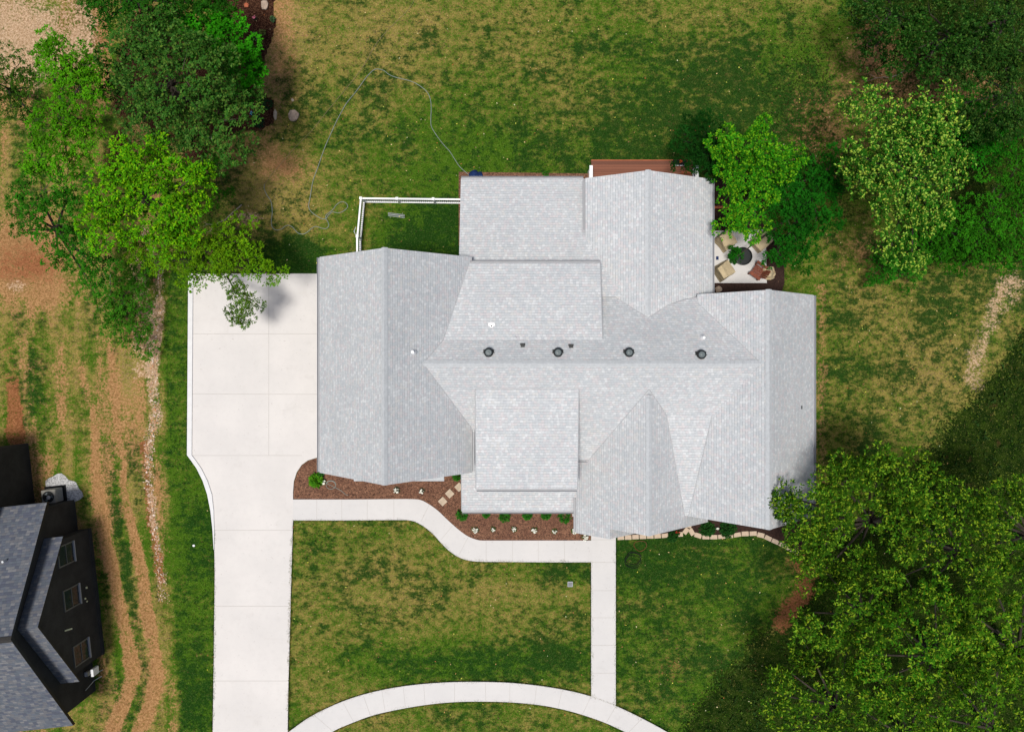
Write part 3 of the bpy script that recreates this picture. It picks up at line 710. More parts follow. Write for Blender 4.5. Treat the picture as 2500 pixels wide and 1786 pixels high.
# roof fittings
def on(fn, px, py):
    """intersect a photo ray with a roof plane"""
    z = 5.0
    for _ in range(30): x, y = G2(px, py, z); z = fn(x, y)
    return x, y, z
def vent(px, py):
    x, y, z = on(fMn, px, py)
    b = MB().box(-.27,.27,-.15,.15,-.10,.02)
    b.add([(-.33,-.03,.02),(-.2,-.05,.05),(-.2,.03,.05)], [(0,1,2)]); b.add([(.33,-.03,.02),(.2,.03,.05),(.2,-.05,.05)], [(0,1,2)])
    b.lathe([(.235,-.05),(.235,.20),(.215,.255),(.17,.275)], seg=24)
    for s in (-1, 1): b.box(min(s*.2,s*.30), max(s*.2,s*.30), -.03, .0, .05, .10)
    v = b.build('roof_vent', M['black_metal'], house, loc=(x,y,z-.02))
    c = MB().lathe([(.15,.25),(.16,.285),(.12,.31),(.115,.295),(.08,.295),(.075,.32),(.01,.33)], seg=24).build('vent_cap', M['grey_metal'], v)
for p in ((1193,860),(1362,860),(1535,860),(1711,865)): vent(*p)
for p in ((1276,843),(1394,845)):
    x, y, z = on(fMn if p[0] > 1467 else (lambda x,y: max(fMn(x,y), fF(x,y))), *p)
    b = MB().box(-.10,.10,-.085,.085,-.1,.13); b.box(-.13,.13,-.11,.11,-.08,-.03); b.build('square_vent', M['black_metal'], house, loc=(x,y,z+.02))
def pipe(fn, px, py, r=.07, h=.32, mat='white_pipe'):
    x, y, z = on(fn, px, py)
    p = MB().tube([(0,0,-.1),(0,0,h)], r, 14).build('vent_pipe', M[mat], house, loc=(x,y,z), smooth=False)
    MB().lathe([(.17,-.05),(.13,.03),(r+.02,.10),(r+.005,.10)], seg=16).build('pipe_boot', M['pale_gutter'], p)
pipe(lambda x,y: zA-pA*(x-xA), 1009, 859); pipe(fMn, 1715, 824)
x, y, z = on(fF, 1200, 794)
b = MB().box(-.16,.16,-.03,.12,-.02,.035); b.box(-.07,.07,-.13,-.03,-.02,.03); pl = b.build('flashing', M['white_pipe'], house, loc=(x,y,z))
MB().tube([(0,-.03,0),(0,-.03,.14)], .035, 10).build('flue', M['black_metal'], pl)
x, y, z = on(lambda x,y: zB-pB*(x-xB), 1957, 994); MB().box(-.025,.025,-.09,.09,0,.05).build('roof_anchor', M['black_metal'], house, loc=(x,y,z))
x, y, z = on(lambda x,y: zE-.83*(x-xE), 1640, 1046); MB().box(-.03,.03,-.06,.06,0,.05).build('roof_anchor', M['black_metal'], house, loc=(x,y,z))
x, y, z = on(fF, 1260, 822); MB().tube([(-.06,.03,.03),(-.02,-.01,.04),(.04,-.03,.03)], .015, 6).build('roof_strap', M['gutter'], house, loc=(x,y,z))
x, y, z = on(fD, 1155, 636); MB().tube([(0,0,-.05),(0,0,.2)], .045, 10).build('vent_pipe', M['gutter'], house, loc=(x,y,z))

# deck behind the house
deck = empty('deck', G(1560,410,0), 0, 'red brown board deck behind the rear gable of the white house', 'deck')
dx0, dx1, dy0, dy1 = 4.55, 10.35, 8.75, 11.28
dl = deck.location
def dloc(o): o.location = (-dl.x, -dl.y, 0)
o = MB().box(dx0,dx1,dy0,dy1,.42,.55).build('deck_boards', M['deck'], deck); dloc(o)
o = MB().box(dx0,dx1,dy1-.0,dy1+.05,.1,.57).build('rim_board', M['terracotta'], deck); dloc(o)
for xx in (dx0-.10, dx1+.05):
    b = MB().box(xx-.09,xx+.09,dy0+.3,10.78,1.42,1.50)
    for yy in np.arange(dy0+.4, 10.7, .13): b.box(xx-.02,xx+.02,yy-.02,yy+.02,.6,1.42)
    b.box(xx-.05,xx+.05,10.66,10.76,0,1.42); b.box(xx-.04,xx+.04,dy0+.3,10.7,.58,.64)
    o = b.build('deck_railing', M['white_vinyl'], deck); dloc(o)
for xx in (5.2, 7.45, 9.7):
    o = MB().box(xx-.07,xx+.07,11.1,11.22,-.05,.42).build('deck_post', M['brown_wood'], deck); dloc(o)
# planter trough with orange flowers on the deck
pt = empty('planter', G(1658,398,.6), 0, 'dark trough planter with an orange flower on the deck corner', 'planter')
MB().box(-.38,.38,-.12,.14,0,.20).box(-.34,.34,-.17,-.135,.14,.19).build('trough', M['black'], pt, bevel=.02)
MB().box(-.30,-.06,-.2,-.172,.15,.185).box(.0,.17,-.2,-.172,.15,.185).box(.22,.36,-.2,-.172,.15,.185).build('rim_strip', M['white_vinyl'], pt)
b = MB()
for k in range(16):
    a, r = random.random()*6.28, random.random()*.09; x, y = .06+r*math.cos(a), .02+r*math.sin(a); b.add([(x-.04,y,.27),(x,y-.03,.29),(x+.04,y,.27),(x,y+.03,.26)], [(0,1,2,3)])
b.build('flower', M['orange'], pt)
bo = MB().box(-.26,.26,-.07,.07,0,.12).build('timber_block', M['terracotta'], None, bevel=.015, loc=G(1674,422,.6)); tag(bo, 'short terracotta coloured timber block on the deck by the white post', 'block')

# ------------------------------------------------------------------ fence round the dog run
fence = empty('picket_fence', G(882,483), 0, 'white vinyl railing fence enclosing the grassy corner beside the garage gable', 'fence')
def fence_run(p0, p1, h=1.15, first=True):
    a, c = Vector(p0), Vector(p1); L = (c-a).length; d = (c-a)/L; ang = math.atan2(d.y, d.x); l0 = a - Vector(fence.location[:2])
    def bx(b, s0, s1, w, z0, z1):
        b.box(s0, s1, -w, w, z0, z1, 0, ang, (l0.x, l0.y))
    n = max(1, round(L/1.85))
    for k in range(n+1):
        if k == 0 and not first: continue
        b = MB(); bx(b, k*L/n-.055, k*L/n+.055, .055, -.05, h+.04); bx(b, k*L/n-.075, k*L/n+.075, .075, h+.04, h+.08); b.build('post', M['white_vinyl'], fence)
    for k in range(n):
        s0, s1 = k*L/n+.055, (k+1)*L/n-.055
        b = MB(); bx(b, s0, s1, .045, h-.10, h); bx(b, s0, s1, .045, .10, .19)
        m = int((s1-s0)/.115)
        for j in range(1, m): bx(b, s0+(s1-s0)*j/m-.018, s0+(s1-s0)*j/m+.018, .012, .19, h-.10)
        b.build('railing_panel', M['white_vinyl'], fence)
P0 = G2(881,484,1.15); fence.location = (P0[0], P0[1], 0)
fence_run(P0, G2(1146,487,1.15)); fence_run(P0, (P0[0]-.20, P0[1]-2.15), first=False)
g = MB(); ga = Vector((P0[0]-.20, P0[1]-2.15)) - Vector(P0)
g.tube([(ga.x-.12,ga.y+.55,.95),(ga.x-.22,ga.y+.30,.98),(ga.x-.10,ga.y+.05,.95),(ga.x-.05,ga.y+.3,.93)], .022, 6)
g.build('gate_latch', M['steel'], fence)
g = MB()
x0, y0, x1, y1 = ga.x, ga.y, ga.x-.04, ga.y-1.25
g.box(x1-.03,x0+.03,y1,y0-.07,1.05,1.12).box(x1-.03,x0+.03,y1,y0-.07,.12,.2)
for k in range(10): g.box(x1-.0,x1+.03,y1+.05+k*.115,y1+.085+k*.115,.2,1.05)
g.build('gate', M['white_vinyl'], fence)
gr = MB()
for dy in (-.09,.0,.08): gr.tube([(-.48,dy+.06,.22),(.48,dy-.06,.22)], .018 if dy else .03, 6)
for dx in (-.35,.35): gr.tube([(dx,-.12,.22),(dx,-.12,0)], .012, 5); gr.tube([(dx,.12,.22),(dx,.12,0)], .012, 5)
tag(gr.build('metal_rack', M['steel'], None, loc=G(969,527)), 'pale thin metal rack standing on the grass inside the white fence', 'rack')

# ------------------------------------------------------------------ fire pit patio
def covered_chair(px, py, rz, label):
    e = empty('armchair', G(px,py,.09), rz, label, 'chair', 'covered armchairs round the fire pit')
    b = MB()
    for sx in (-1,1): b.box(sx*.36-.05,sx*.36+.05,-.40,.34,.36,.42).box(sx*.36-.035,sx*.36+.035,-.36,-.29,0,.36).box(sx*.36-.035,sx*.36+.035,.2,.27,0,.36)
    b.box(-.32,.32,-.36,.3,.25,.29).build('frame', M['brown_wood'], e)
    vs = [(-.40,-.44,.06),(.40,-.44,.06),(.43,.44,.05),(-.43,.44,.05),(-.37,-.40,.62),(.37,-.40,.62),(.37,.30,.74),(-.37,.30,.74),(-.33,.16,1.02),(.33,.16,1.02),(.30,.40,1.06),(-.30,.40,1.06)]
    fs = [(0,1,5,4),(4,5,9,8),(8,9,10,11),(2,3,11,10),(1,2,10,9),(1,9,5),(3,0,8,11),(0,4,8)]
    vs = [(x*1.12, y*1.12, z) for x,y,z in vs]
    o = MB().add(vs, fs).build('cover', M['tan_cover'], e); sd = o.modifiers.new('s','SUBSURF'); sd.subdivision_type = 'SIMPLE'; sd.levels = sd.render_levels = 3
    tx = bpy.data.textures.new('cloth','CLOUDS'); tx.noise_scale = .35; dm = o.modifiers.new('d','DISPLACE'); dm.texture = tx; dm.strength = .09; dm.mid_level = .5
    return e
covered_chair(1768,590, math.radians(38), 'armchair under a tan cloth cover at the upper left corner of the fire pit patio')
covered_chair(1764,662, math.radians(122), 'armchair under a tan cloth cover at the lower left corner of the fire pit patio')
covered_chair(1853,592, math.radians(-48), 'armchair under a tan cloth cover, half hidden by the bright green tree')
e = empty('armchair', G(1847,664,.09), math.radians(-125), 'reddish brown wooden armchair left bare, its cover slipped off behind', 'chair')
b = MB()
for k in range(5): b.box(-.28+k*.115,-.19+k*.115,-.36,.22,.36,.39)
b.build('seat', M['brown_wood'], e)
b = MB()
for k in range(5): 
    x0 = -.28+k*.115
    b.add([(x0,.2,.36),(x0+.09,.2,.36),(x0+.09,.46,.98-abs(k-2)*.05),(x0,.46,.98-abs(k-2)*.05),(x0,.23,.35),(x0+.09,.23,.35),(x0+.09,.49,.97-abs(k-2)*.05),(x0,.49,.97-abs(k-2)*.05)], [(0,1,2,3),(7,6,5,4),(0,4,5,1),(1,5,6,2),(2,6,7,3),(3,7,4,0)])
b.build('backrest', M['brown_wood'], e)
for sx in (-1,1):
    MB().box(sx*.38-.08,sx*.38+.08,-.42,.30,.55,.58).build('armrest', M['brown_wood'], e)
    MB().box(sx*.36-.04,sx*.36+.04,-.38,-.30,0,.55).build('leg', M['brown_wood'], e); MB().box(sx*.36-.04,sx*.36+.04,.22,.30,0,.55).build('leg', M['brown_wood'], e)
# crumpled cover
b = MB(); n = 12; vs = []
for i in range(n+1):
    for j in range(n+1):
        u, v = i/n-.5, j/n-.5
        h = .14+.62*max(0,1-2.1*math.hypot(u+.16,v)) + .10*math.sin(9*u+4*v)+.07*math.sin(17*v-6*u)
        sh = 1-.35*abs(u*v)*4; vs.append((u*.95*sh, v*.85*sh, h))
fs = [(i*(n+1)+j,(i+1)*(n+1)+j,(i+1)*(n+1)+j+1,i*(n+1)+j+1) for i in range(n) for j in range(n)]
o = b.add(vs, fs).build('cloth_cover', M['tan_cover'], None, loc=G(1874,667,.05)); so = o.modifiers.new('s','SOLIDIFY'); so.thickness = .012
o.rotation_euler = (0,0,math.radians(-35)); tag(o, 'crumpled tan cloth cover heaped behind the bare brown armchair', 'cover')
fp = empty('fire_pit', G(1811,627,.09), 0, 'round black fire pit in the middle of the patio', 'fire pit')
MB().lathe([(.40,0),(.47,.10),(.49,.34),(.44,.36),(.42,.28),(.2,.2),(.01,.19)], seg=28).build('bowl', M['black'], fp)
MB().lathe([(.50,.30),(.52,.33),(.50,.36),(.46,.37),(.455,.34)], seg=28).build('rim', M['black_metal'], fp)
bk = MB().box(-.07,.07,-.10,.10,0,.05).build('notebook', M['blue'], None, bevel=.008, loc=G(1751,630,.09)); tag(bk, 'small dark blue box on the patio between the two left chairs', 'box')
tw = MB().box(-.85,.95,-.07,.07,0,.16).build('timber_edging', M['terracotta'], None, loc=G(1762,507)); tag(tw, 'brown timber edging board running from the house wall under the bright tree', 'timber')
def rock(name, px, py, r, mat, label, cat, z=0, group=None, sx=1., sy=1., seed=0):
    rr = random.Random(seed*13+5); bm = bmesh.new(); bmesh.ops.create_icosphere(bm, subdivisions=2, radius=1)
    for v in bm.verts:
        k = 1+(rr.random()-.5)*.35; v.co = Vector((v.co.x*r*sx*k, v.co.y*r*sy*k, v.co.z*r*.55*k))
    me = bpy.data.meshes.new(name); bm.to_mesh(me); bm.free(); me.materials.append(mat)
    o = bpy.data.objects.new(name, me); C.objects.link(o); o.location = G(px,py,z+r*.2); tag(o, label, cat, group); return o
rock('rock', 1754, 706, .20, M['pink_stone'], 'pinkish brown rock in the dark mulch below the patio', 'rock', .05, seed=1)
rock('rock', 717, 283, .30, M['pink_stone'], 'flat pale brown rock lying on the rear lawn near the planting bed', 'rock', 0, seed=2, sy=1.2)
rock('rock', 714, 244, .09, M['step_stone'], 'small cream stone on the lawn above the flat brown rock', 'stone', 0, seed=3)
rock('rock', 646, 12, .22, M['pink_stone'], 'grey brown stone at the top of the dark planting bed', 'rock', 0, seed=4, sy=1.4)
rock('rock', 602, 13, .14, M['terracotta'], 'small orange brown stone at the top of the dark planting bed', 'rock', 0, seed=5)
rock('rock', 512, 335, .17, M['step_stone'], 'pale stone on the rim of the dark planting bed', 'rock', 0, seed=6)
rock('rock', 672, 280, .11, M['step_stone'], 'narrow cream edging stone on the bed border', 'rock', 0, seed=8, sy=2.6)

# ------------------------------------------------------------------ edging stones, stepping stones
def edging(pts, n, lab, grp, skip=()):
    pts = [Vector(G2(*p)) for p in pts]; L = [0]
    for a, c in zip(pts[:-1], pts[1:]): L.append(L[-1]+(c-a).length)
    def at(s):
        for i in range(len(L)-1):
            if s <= L[i+1] or i == len(L)-2:
                t = (s-L[i])/(L[i+1]-L[i]); return pts[i].lerp(pts[i+1], t), (pts[i+1]-pts[i])
    step = L[-1]/n
    for k in range(n):
        if k in skip: continue
        p, d = at((k+.5)*step); o = copy_tree(EST) if EST.get('used') else EST
        EST['used'] = 1; tag(o, lab, None, grp)
        o.location = (p.x, p.y, 0); o.rotation_euler = (0,0,math.atan2(d.y,d.x)+random.uniform(-.05,.05)); o.scale = (step/.40*.90, 1+random.uniform(-.08,.05), 1+random.uniform(-.1,.1))
EST = MB().box(-.20,.20,-.135,.135,-.03,.16).build('edging_stone', M['edge_stone'], None, bevel=.018)
tag(EST, 'tan rectangular edging stone in the curved border of the right front mulch bed', 'edging stone', 'edging stones along the right front bed')
edging(EDGE_A, 11, 'tan edging stone of the short border curving up toward the front gable', 'edging stones of the short left border')
edging(EDGE_B, 15, 'tan edging stone of the long arched border below the right gable', 'edging stones of the long right border')
for o in [o for o in bpy.data.objects if o.name.startswith('edging_stone')]:
    if 'used' in o: del o['used']
for i, (px, py, lb) in enumerate(((1081,1223,'tan stepping stone nearest the curved path'), (1098,1204,'greyish middle stepping stone of the three in the mulch'), (1121,1188,'tan stepping stone half under the porch roof edge'))):
    o = MB().box(-.2,.2,-.2,.2,0,.07).build('stepping_stone', M['step_stone'], None, bevel=.012, loc=G(px,py,.03)); o.rotation_euler = (0,0,math.radians(43)); tag(o, lb, 'stepping stone', 'stepping stones to the porch')

# ------------------------------------------------------------------ hose, cord, small yard things
HOSE = [(1150,432),(1125,410),(1112,392),(1098,370),(1080,350),(1062,325),(1053,308),(1052,290),(1053,262),(1050,240),(1040,222),(1018,206),(1000,198),(975,192),(952,184),(935,172),(917,170),(903,180),(890,196),(868,226),(845,255),(828,285),(812,318),(800,345),(789,372),(778,405),(765,440),(758,480),(754,500),(757,513),(766,522),(778,530),(790,535),(797,533),(803,525),(812,518),(826,520),(840,515),(849,505),(845,496),(834,493),(822,500),(813,512),(804,519),(797,525),(796,533),(801,542),(803,551),(797,558),(785,557),(772,553),(762,557),(753,565),(743,571),(730,570),(722,563),(714,554),(704,550),(696,553),(688,559),(678,562),(669,559),(664,551),(663,540),(665,520),(664,500),(660,488),(652,476),(646,462),(646,450)]
pts = []
for i, (x, y) in enumerate(smooth_pl(HOSE, 4)): g_ = G(x, y); pts.append((g_[0], g_[1], .045+.012*math.sin(i*.9)))
tag(MB().tube(pts, .018, 6).build('garden_hose', M['hose']), 'grey green garden hose looping across the rear lawn', 'hose')
CORD = [(646,450),(660,430),(690,395),(720,360),(760,320),(800,270),(850,210),(885,165),(920,105),(960,60),(1000,20),(1020,-20)]
pts = [G(x, y, .03) for x, y in smooth_pl(CORD, 3)]
tag(MB().tube(pts, .008, 5).build('thin_cord', M['cord']), 'thin pale cord stretched across the rear lawn beside the hose', 'cord')
b = MB(); b.lathe([(.30,0),(.33,.12),(.26,.30),(.12,.42),(.01,.44)], seg=14); b.lathe([(.2,0),(.22,.1),(.15,.24),(.01,.28)], (.32,.02,0), seg=12)
o = b.build('cloth_bundle', M['blue'], None, loc=G(1158,430)); dm = o.modifiers.new('d','DISPLACE'); tx = bpy.data.textures.new('b','CLOUDS'); tx.noise_scale = .2; dm.texture = tx; dm.strength = .15
tag(o, 'dark blue cloth bundle against the rear wall under the eave', 'bundle')
# drain grate
dg = empty('drain_grate', G(1392,1425), 0, 'small grey drain grate set in the front lawn near the straight path', 'drain grate')
MB().box(-.15,.15,-.15,-.12,0,.03).box(-.15,.15,.12,.15,0,.03).box(-.15,-.12,-.12,.12,0,.03).box(.12,.15,-.12,.12,0,.03).build('frame', M['gutter'], dg)
b = MB()
for k in range(5): b.box(-.12,.12,-.105+k*.05,-.08+k*.05,0,.025)
b.build('bars', M['gutter'], dg); MB().box(-.12,.12,-.12,.12,-.01,.004).build('pit', M['black'], dg)
rock('ball', 473, 1331, .07, M['white_pipe'], 'small white ball on the grass strip beside the driveway', 'ball', 0, seed=11)
# coiled soaker hose in the front bed
pts = [(.26*math.cos(t)*(1+.02*t), .22*math.sin(t)*(1+.02*t), .02) for t in np.linspace(0, 9, 40)] + [(.55,-.3,.02),(.85,-.55,.02),(1.0,-.6,.02)]
tag(MB().tube(pts, .014, 5).build('coiled_hose', M['hose'], None, loc=G(808,1183,.05)), 'dark thin hose coiled on the mulch beside the white flowers', 'hose')
# dark coil on right front lawn
pts = [(.45*math.cos(t)+.05*math.sin(3*t), .38*math.sin(t)+.12*math.sin(t*.37), .03+.004*t) for t in np.linspace(0, 22, 110)]
tag(MB().tube(pts, .012, 5).build('coiled_cable', M['black'], None, loc=G(1545,1366)), 'dark loose coil of cable lying on the right front lawn', 'cable')
pts = [(.36*math.cos(t)+.05*math.sin(2*t), .30*math.sin(t), .03) for t in np.linspace(0, 12, 60)]
tag(MB().tube(pts, .012, 5).build('wire_coil', M['brown_wood'], None, loc=G(1563,1332)), 'reddish brown wire coil just below the edging stones', 'wire')

# ------------------------------------------------------------------ neighbour house
nb = empty('neighbour_house', (-24.1,-13.6,0), math.radians(6.2), 'dark charcoal house with blue grey shingle gable at the lower left', 'house')
def gable_ew(name, x0, x1, y0, y1, ze, zr, mat, parent):
    ym = (y0+y1)/2; pf = [(y0,-.05),(y1,-.05),(y1,ze),(ym,zr),(y0,ze)]; n = 5
    vs = [(x,y,z) for x in (x0,x1) for y,z in pf]
    return MB().add(vs, [tuple(range(n-1,-1,-1)), tuple(range(n,2*n))] + [(i,(i+1)%n,n+(i+1)%n,n+i) for i in range(n)]).build(name, M[mat], parent)
MB().box(-.02,.06,-3.62,3.72,-.05,.22).build('plinth', M['charcoal'], nb)
big = gable_ew('wall', -14, -.72, -5.7, 5.45, 3.2, 7.05, 'charcoal', nb)
bump = gable_ew('wall', -.75, 0, -3.6, 3.7, 3.25, 6.0, 'charcoal', nb)
yb = -.12; zb, pb = 7.42, .70
r1 = slab('roof', lambda x,y: zb-pb*(y-yb), [(-14.4,yb),(-.40,yb),(-.40,5.85),(-14.4,5.85)], .22, 'blue_shingle', nb, 'black_metal')
slab('roof', lambda x,y: zb+pb*(y-yb), [(-14.4,yb),(-14.4,-6.35),(-.40,-6.35),(-.40,yb)], .22, 'blue_shingle', nb, 'black_metal')
ridge(r1, (-14.4,yb,zb), (-.4,yb,zb), mat='charcoal')
slab('pent_roof', lambda x,y: 6.35-.77*(y-.05), [(-.70,.05),(.32,.05),(.32,3.95),(-.70,3.95)], .14, 'blue_shingle', nb, 'black_metal')
slab('pent_roof', lambda x,y: 6.35+.77*(y-.05), [(-.70,.05),(-.70,-3.95),(.32,-3.95),(.32,.05)], .14, 'blue_shingle', nb, 'black_metal')
MB().box(-16,-3.05,5.0,9.0,-.05,4.3).build('rear_wing_wall', M['charcoal'], nb)
slab('rear_wing_roof', lambda x,y: 4.6-.1*(y-5), [(-16,4.9),(-2.9,4.9),(-2.9,9.2),(-16,9.2)], .2, 'blue_shingle', nb, 'black_metal')
slab('side_roof', lambda x,y: 3.4+.3*(y+8.5), [(-14,-6.0),(-14,-9.5),(-6.7,-9.5),(-6.7,-6.0)], .2, 'blue_shingle', nb, 'black_metal')
MB().box(-13.6,-7.1,-9.0,-5.7,-.05,3.0).build('wall', M['charcoal'], nb)
M['dark_frame'] = plain('dark_window_frame', (.13,.13,.12), .5, .1)
M['blind'] = boards('brown_window_interior', (.045,.022,.012), 1, .22)
for yy, zz in ((2.85,2.7),(.45,2.6),(-2.7,2.25)):
    b = MB(); w2, h2 = .50, .72
    b.box(-.02,.05,yy-w2-.07,yy-w2,zz-h2-.07,zz+h2+.07).box(-.02,.05,yy+w2,yy+w2+.07,zz-h2-.07,zz+h2+.07).box(-.02,.05,yy-w2,yy+w2,zz+h2,zz+h2+.07).box(-.02,.04,yy-w2,yy+w2,zz-.02,zz+.02)
    f = b.build('window', M['dark_frame'], bump)
    MB().box(-.02,.09,yy-w2-.08,yy+w2+.08,zz-h2-.10,zz-h2).build('sill', M['gutter'], f)
    MB().box(-.02,.012,yy-w2,yy+w2,zz-h2,zz+h2).build('pane', M['glass'], f)
for yy, zz, a in ((.55,1.1,.05),(.0,1.35,.045),(-.2,1.2,.035),(-2.1,4.3,.03)):
    MB().box(0,.06,yy-a,yy+a,zz-a,zz+a).build('wall_lamp', M['lamp_white'], bump)
MB().tube([(.02,-1.05,3.6),(.25,-1.05,3.3)], .04, 8).build('flagpole_bracket', M['lamp_white'], bump)
MB().box(0,.14,-4.35,-3.95,.95,1.55).build('electric_panel', M['white_vinyl'], nb); MB().box(-.68,-.5,-4.5,-4.25,.7,1.0).build('meter_box', M['steel'], nb)
b = MB(); b.tube([(-.6,-4.4,.7),(-.3,-4.5,.6),(-.1,-4.5,.1)], .025, 6).tube([(-.6,-5.2,1.2),(-.4,-4.9,.6),(-.1,-4.8,.3)], .02, 6); b.build('conduit', M['steel'], nb)
MB().tube([(-8.2,3.2,4.9),(-8.2,3.2,5.3)], .06, 10).build('vent_pipe', M['steel'], nb)
x, y, z = -1.75, 3.3, 5.1
MB().tube([(x,y,z-.2),(x,y,z+.25)], .06, 10).build('vent_pipe', M['steel'], nb)
# air conditioner
ac = empty('air_conditioner', G(141,1205,.06), math.radians(6), 'beige outdoor air conditioner with round fan on a gravel patch', 'air conditioner')
MB().box(-.72,.50,-.52,.48,-.03,.03).build('pad', M['black'], ac)
MB().box(-.48,.34,-.42,.38,.03,.82).build('casing', M['ac'], ac, bevel=.05)
b = MB()
for k in range(9): b.box(.335,.352,-.36+k*.08,-.32+k*.08,.1,.76)
b.build('side_grille', M['gutter'], ac)
MB().lathe([(.32,.822),(.33,.84),(.30,.845),(.29,.83),(.28,.825),(.01,.825)], (-.07,-.02,0), 24).build('fan_ring', M['black_metal'], ac)
MB().lathe([(.11,.83),(.11,.87),(.01,.88)], (-.05,-.06,0), 16).build('fan_hub', M['steel'], ac)
b = MB()
for k in range(3):
    t = k*2*PI/3; b.add([(-.07+.1*math.cos(t),-.02+.1*math.sin(t),.835),(-.07+.27*math.cos(t-.4),-.02+.27*math.sin(t-.4),.83),(-.07+.27*math.cos(t+.4),-.02+.27*math.sin(t+.4),.85)], [(0,1,2)])
b.build('fan_blades', M['grey_metal'], ac)

# ------------------------------------------------------------------ foliage
def mesh_from_np(name, V, Fc, col, mat, parent=None):
    n = len(V); k = Fc.shape[1]
    me = bpy.data.meshes.new(name); me.vertices.add(n); me.vertices.foreach_set('co', V.astype(np.float32).ravel())
    me.loops.add(Fc.size); me.loops.foreach_set('vertex_index', Fc.astype(np.int32).ravel())
    me.polygons.add(len(Fc)); me.polygons.foreach_set('loop_start', np.arange(0, Fc.size, k, dtype=np.int32))
    me.update(calc_edges=True)
    a = me.color_attributes.new('col', 'FLOAT_COLOR', 'POINT'); A = np.ones((n,4), np.float32); A[:,:3] = col; a.data.foreach_set('color', A.ravel())
    me.materials.append(mat)
    o = bpy.data.objects.new(name, me); C.objects.link(o)
    if parent: o.parent = parent
    return o
def leaves(cent, out, L, wr, r, col, var=.25, droop=.25):
    """cent (n,3) leaf base points; out (n,3) unit directions; one folded rhombus each"""
    n = len(cent); L = L*(.7+.6*r.random(n))[:,None]
    up = np.tile(np.array([[0,0,1.]]), (n,1)) + r.normal(0,.35,(n,3))
    side = np.cross(out, up); side /= np.linalg.norm(side,axis=1,keepdims=True)+1e-9
    nrm = np.cross(side, out)
    tip = cent + out*L - np.array([[0,0,1.]])*L*droop
    mid = cent + out*L*.5
    a = mid + side*L*wr*.5 + nrm*L*.08; b = mid - side*L*wr*.5 + nrm*L*.08
    V = np.stack([cent, b, tip, a], 1).reshape(-1,3)
    Fc = np.arange(4*n).reshape(n,4)
    k = (1+(r.random(n)-.5)*2*var)[:,None]; hue = (r.random(n)-.5)[:,None]
    c = col*k; c = c*np.concatenate([1+hue*.45, np.ones((n,1)), 1-hue*.3], 1)
    return V, Fc, np.repeat(np.clip(c,0,1), 4, axis=0)
SPACE = 1.6
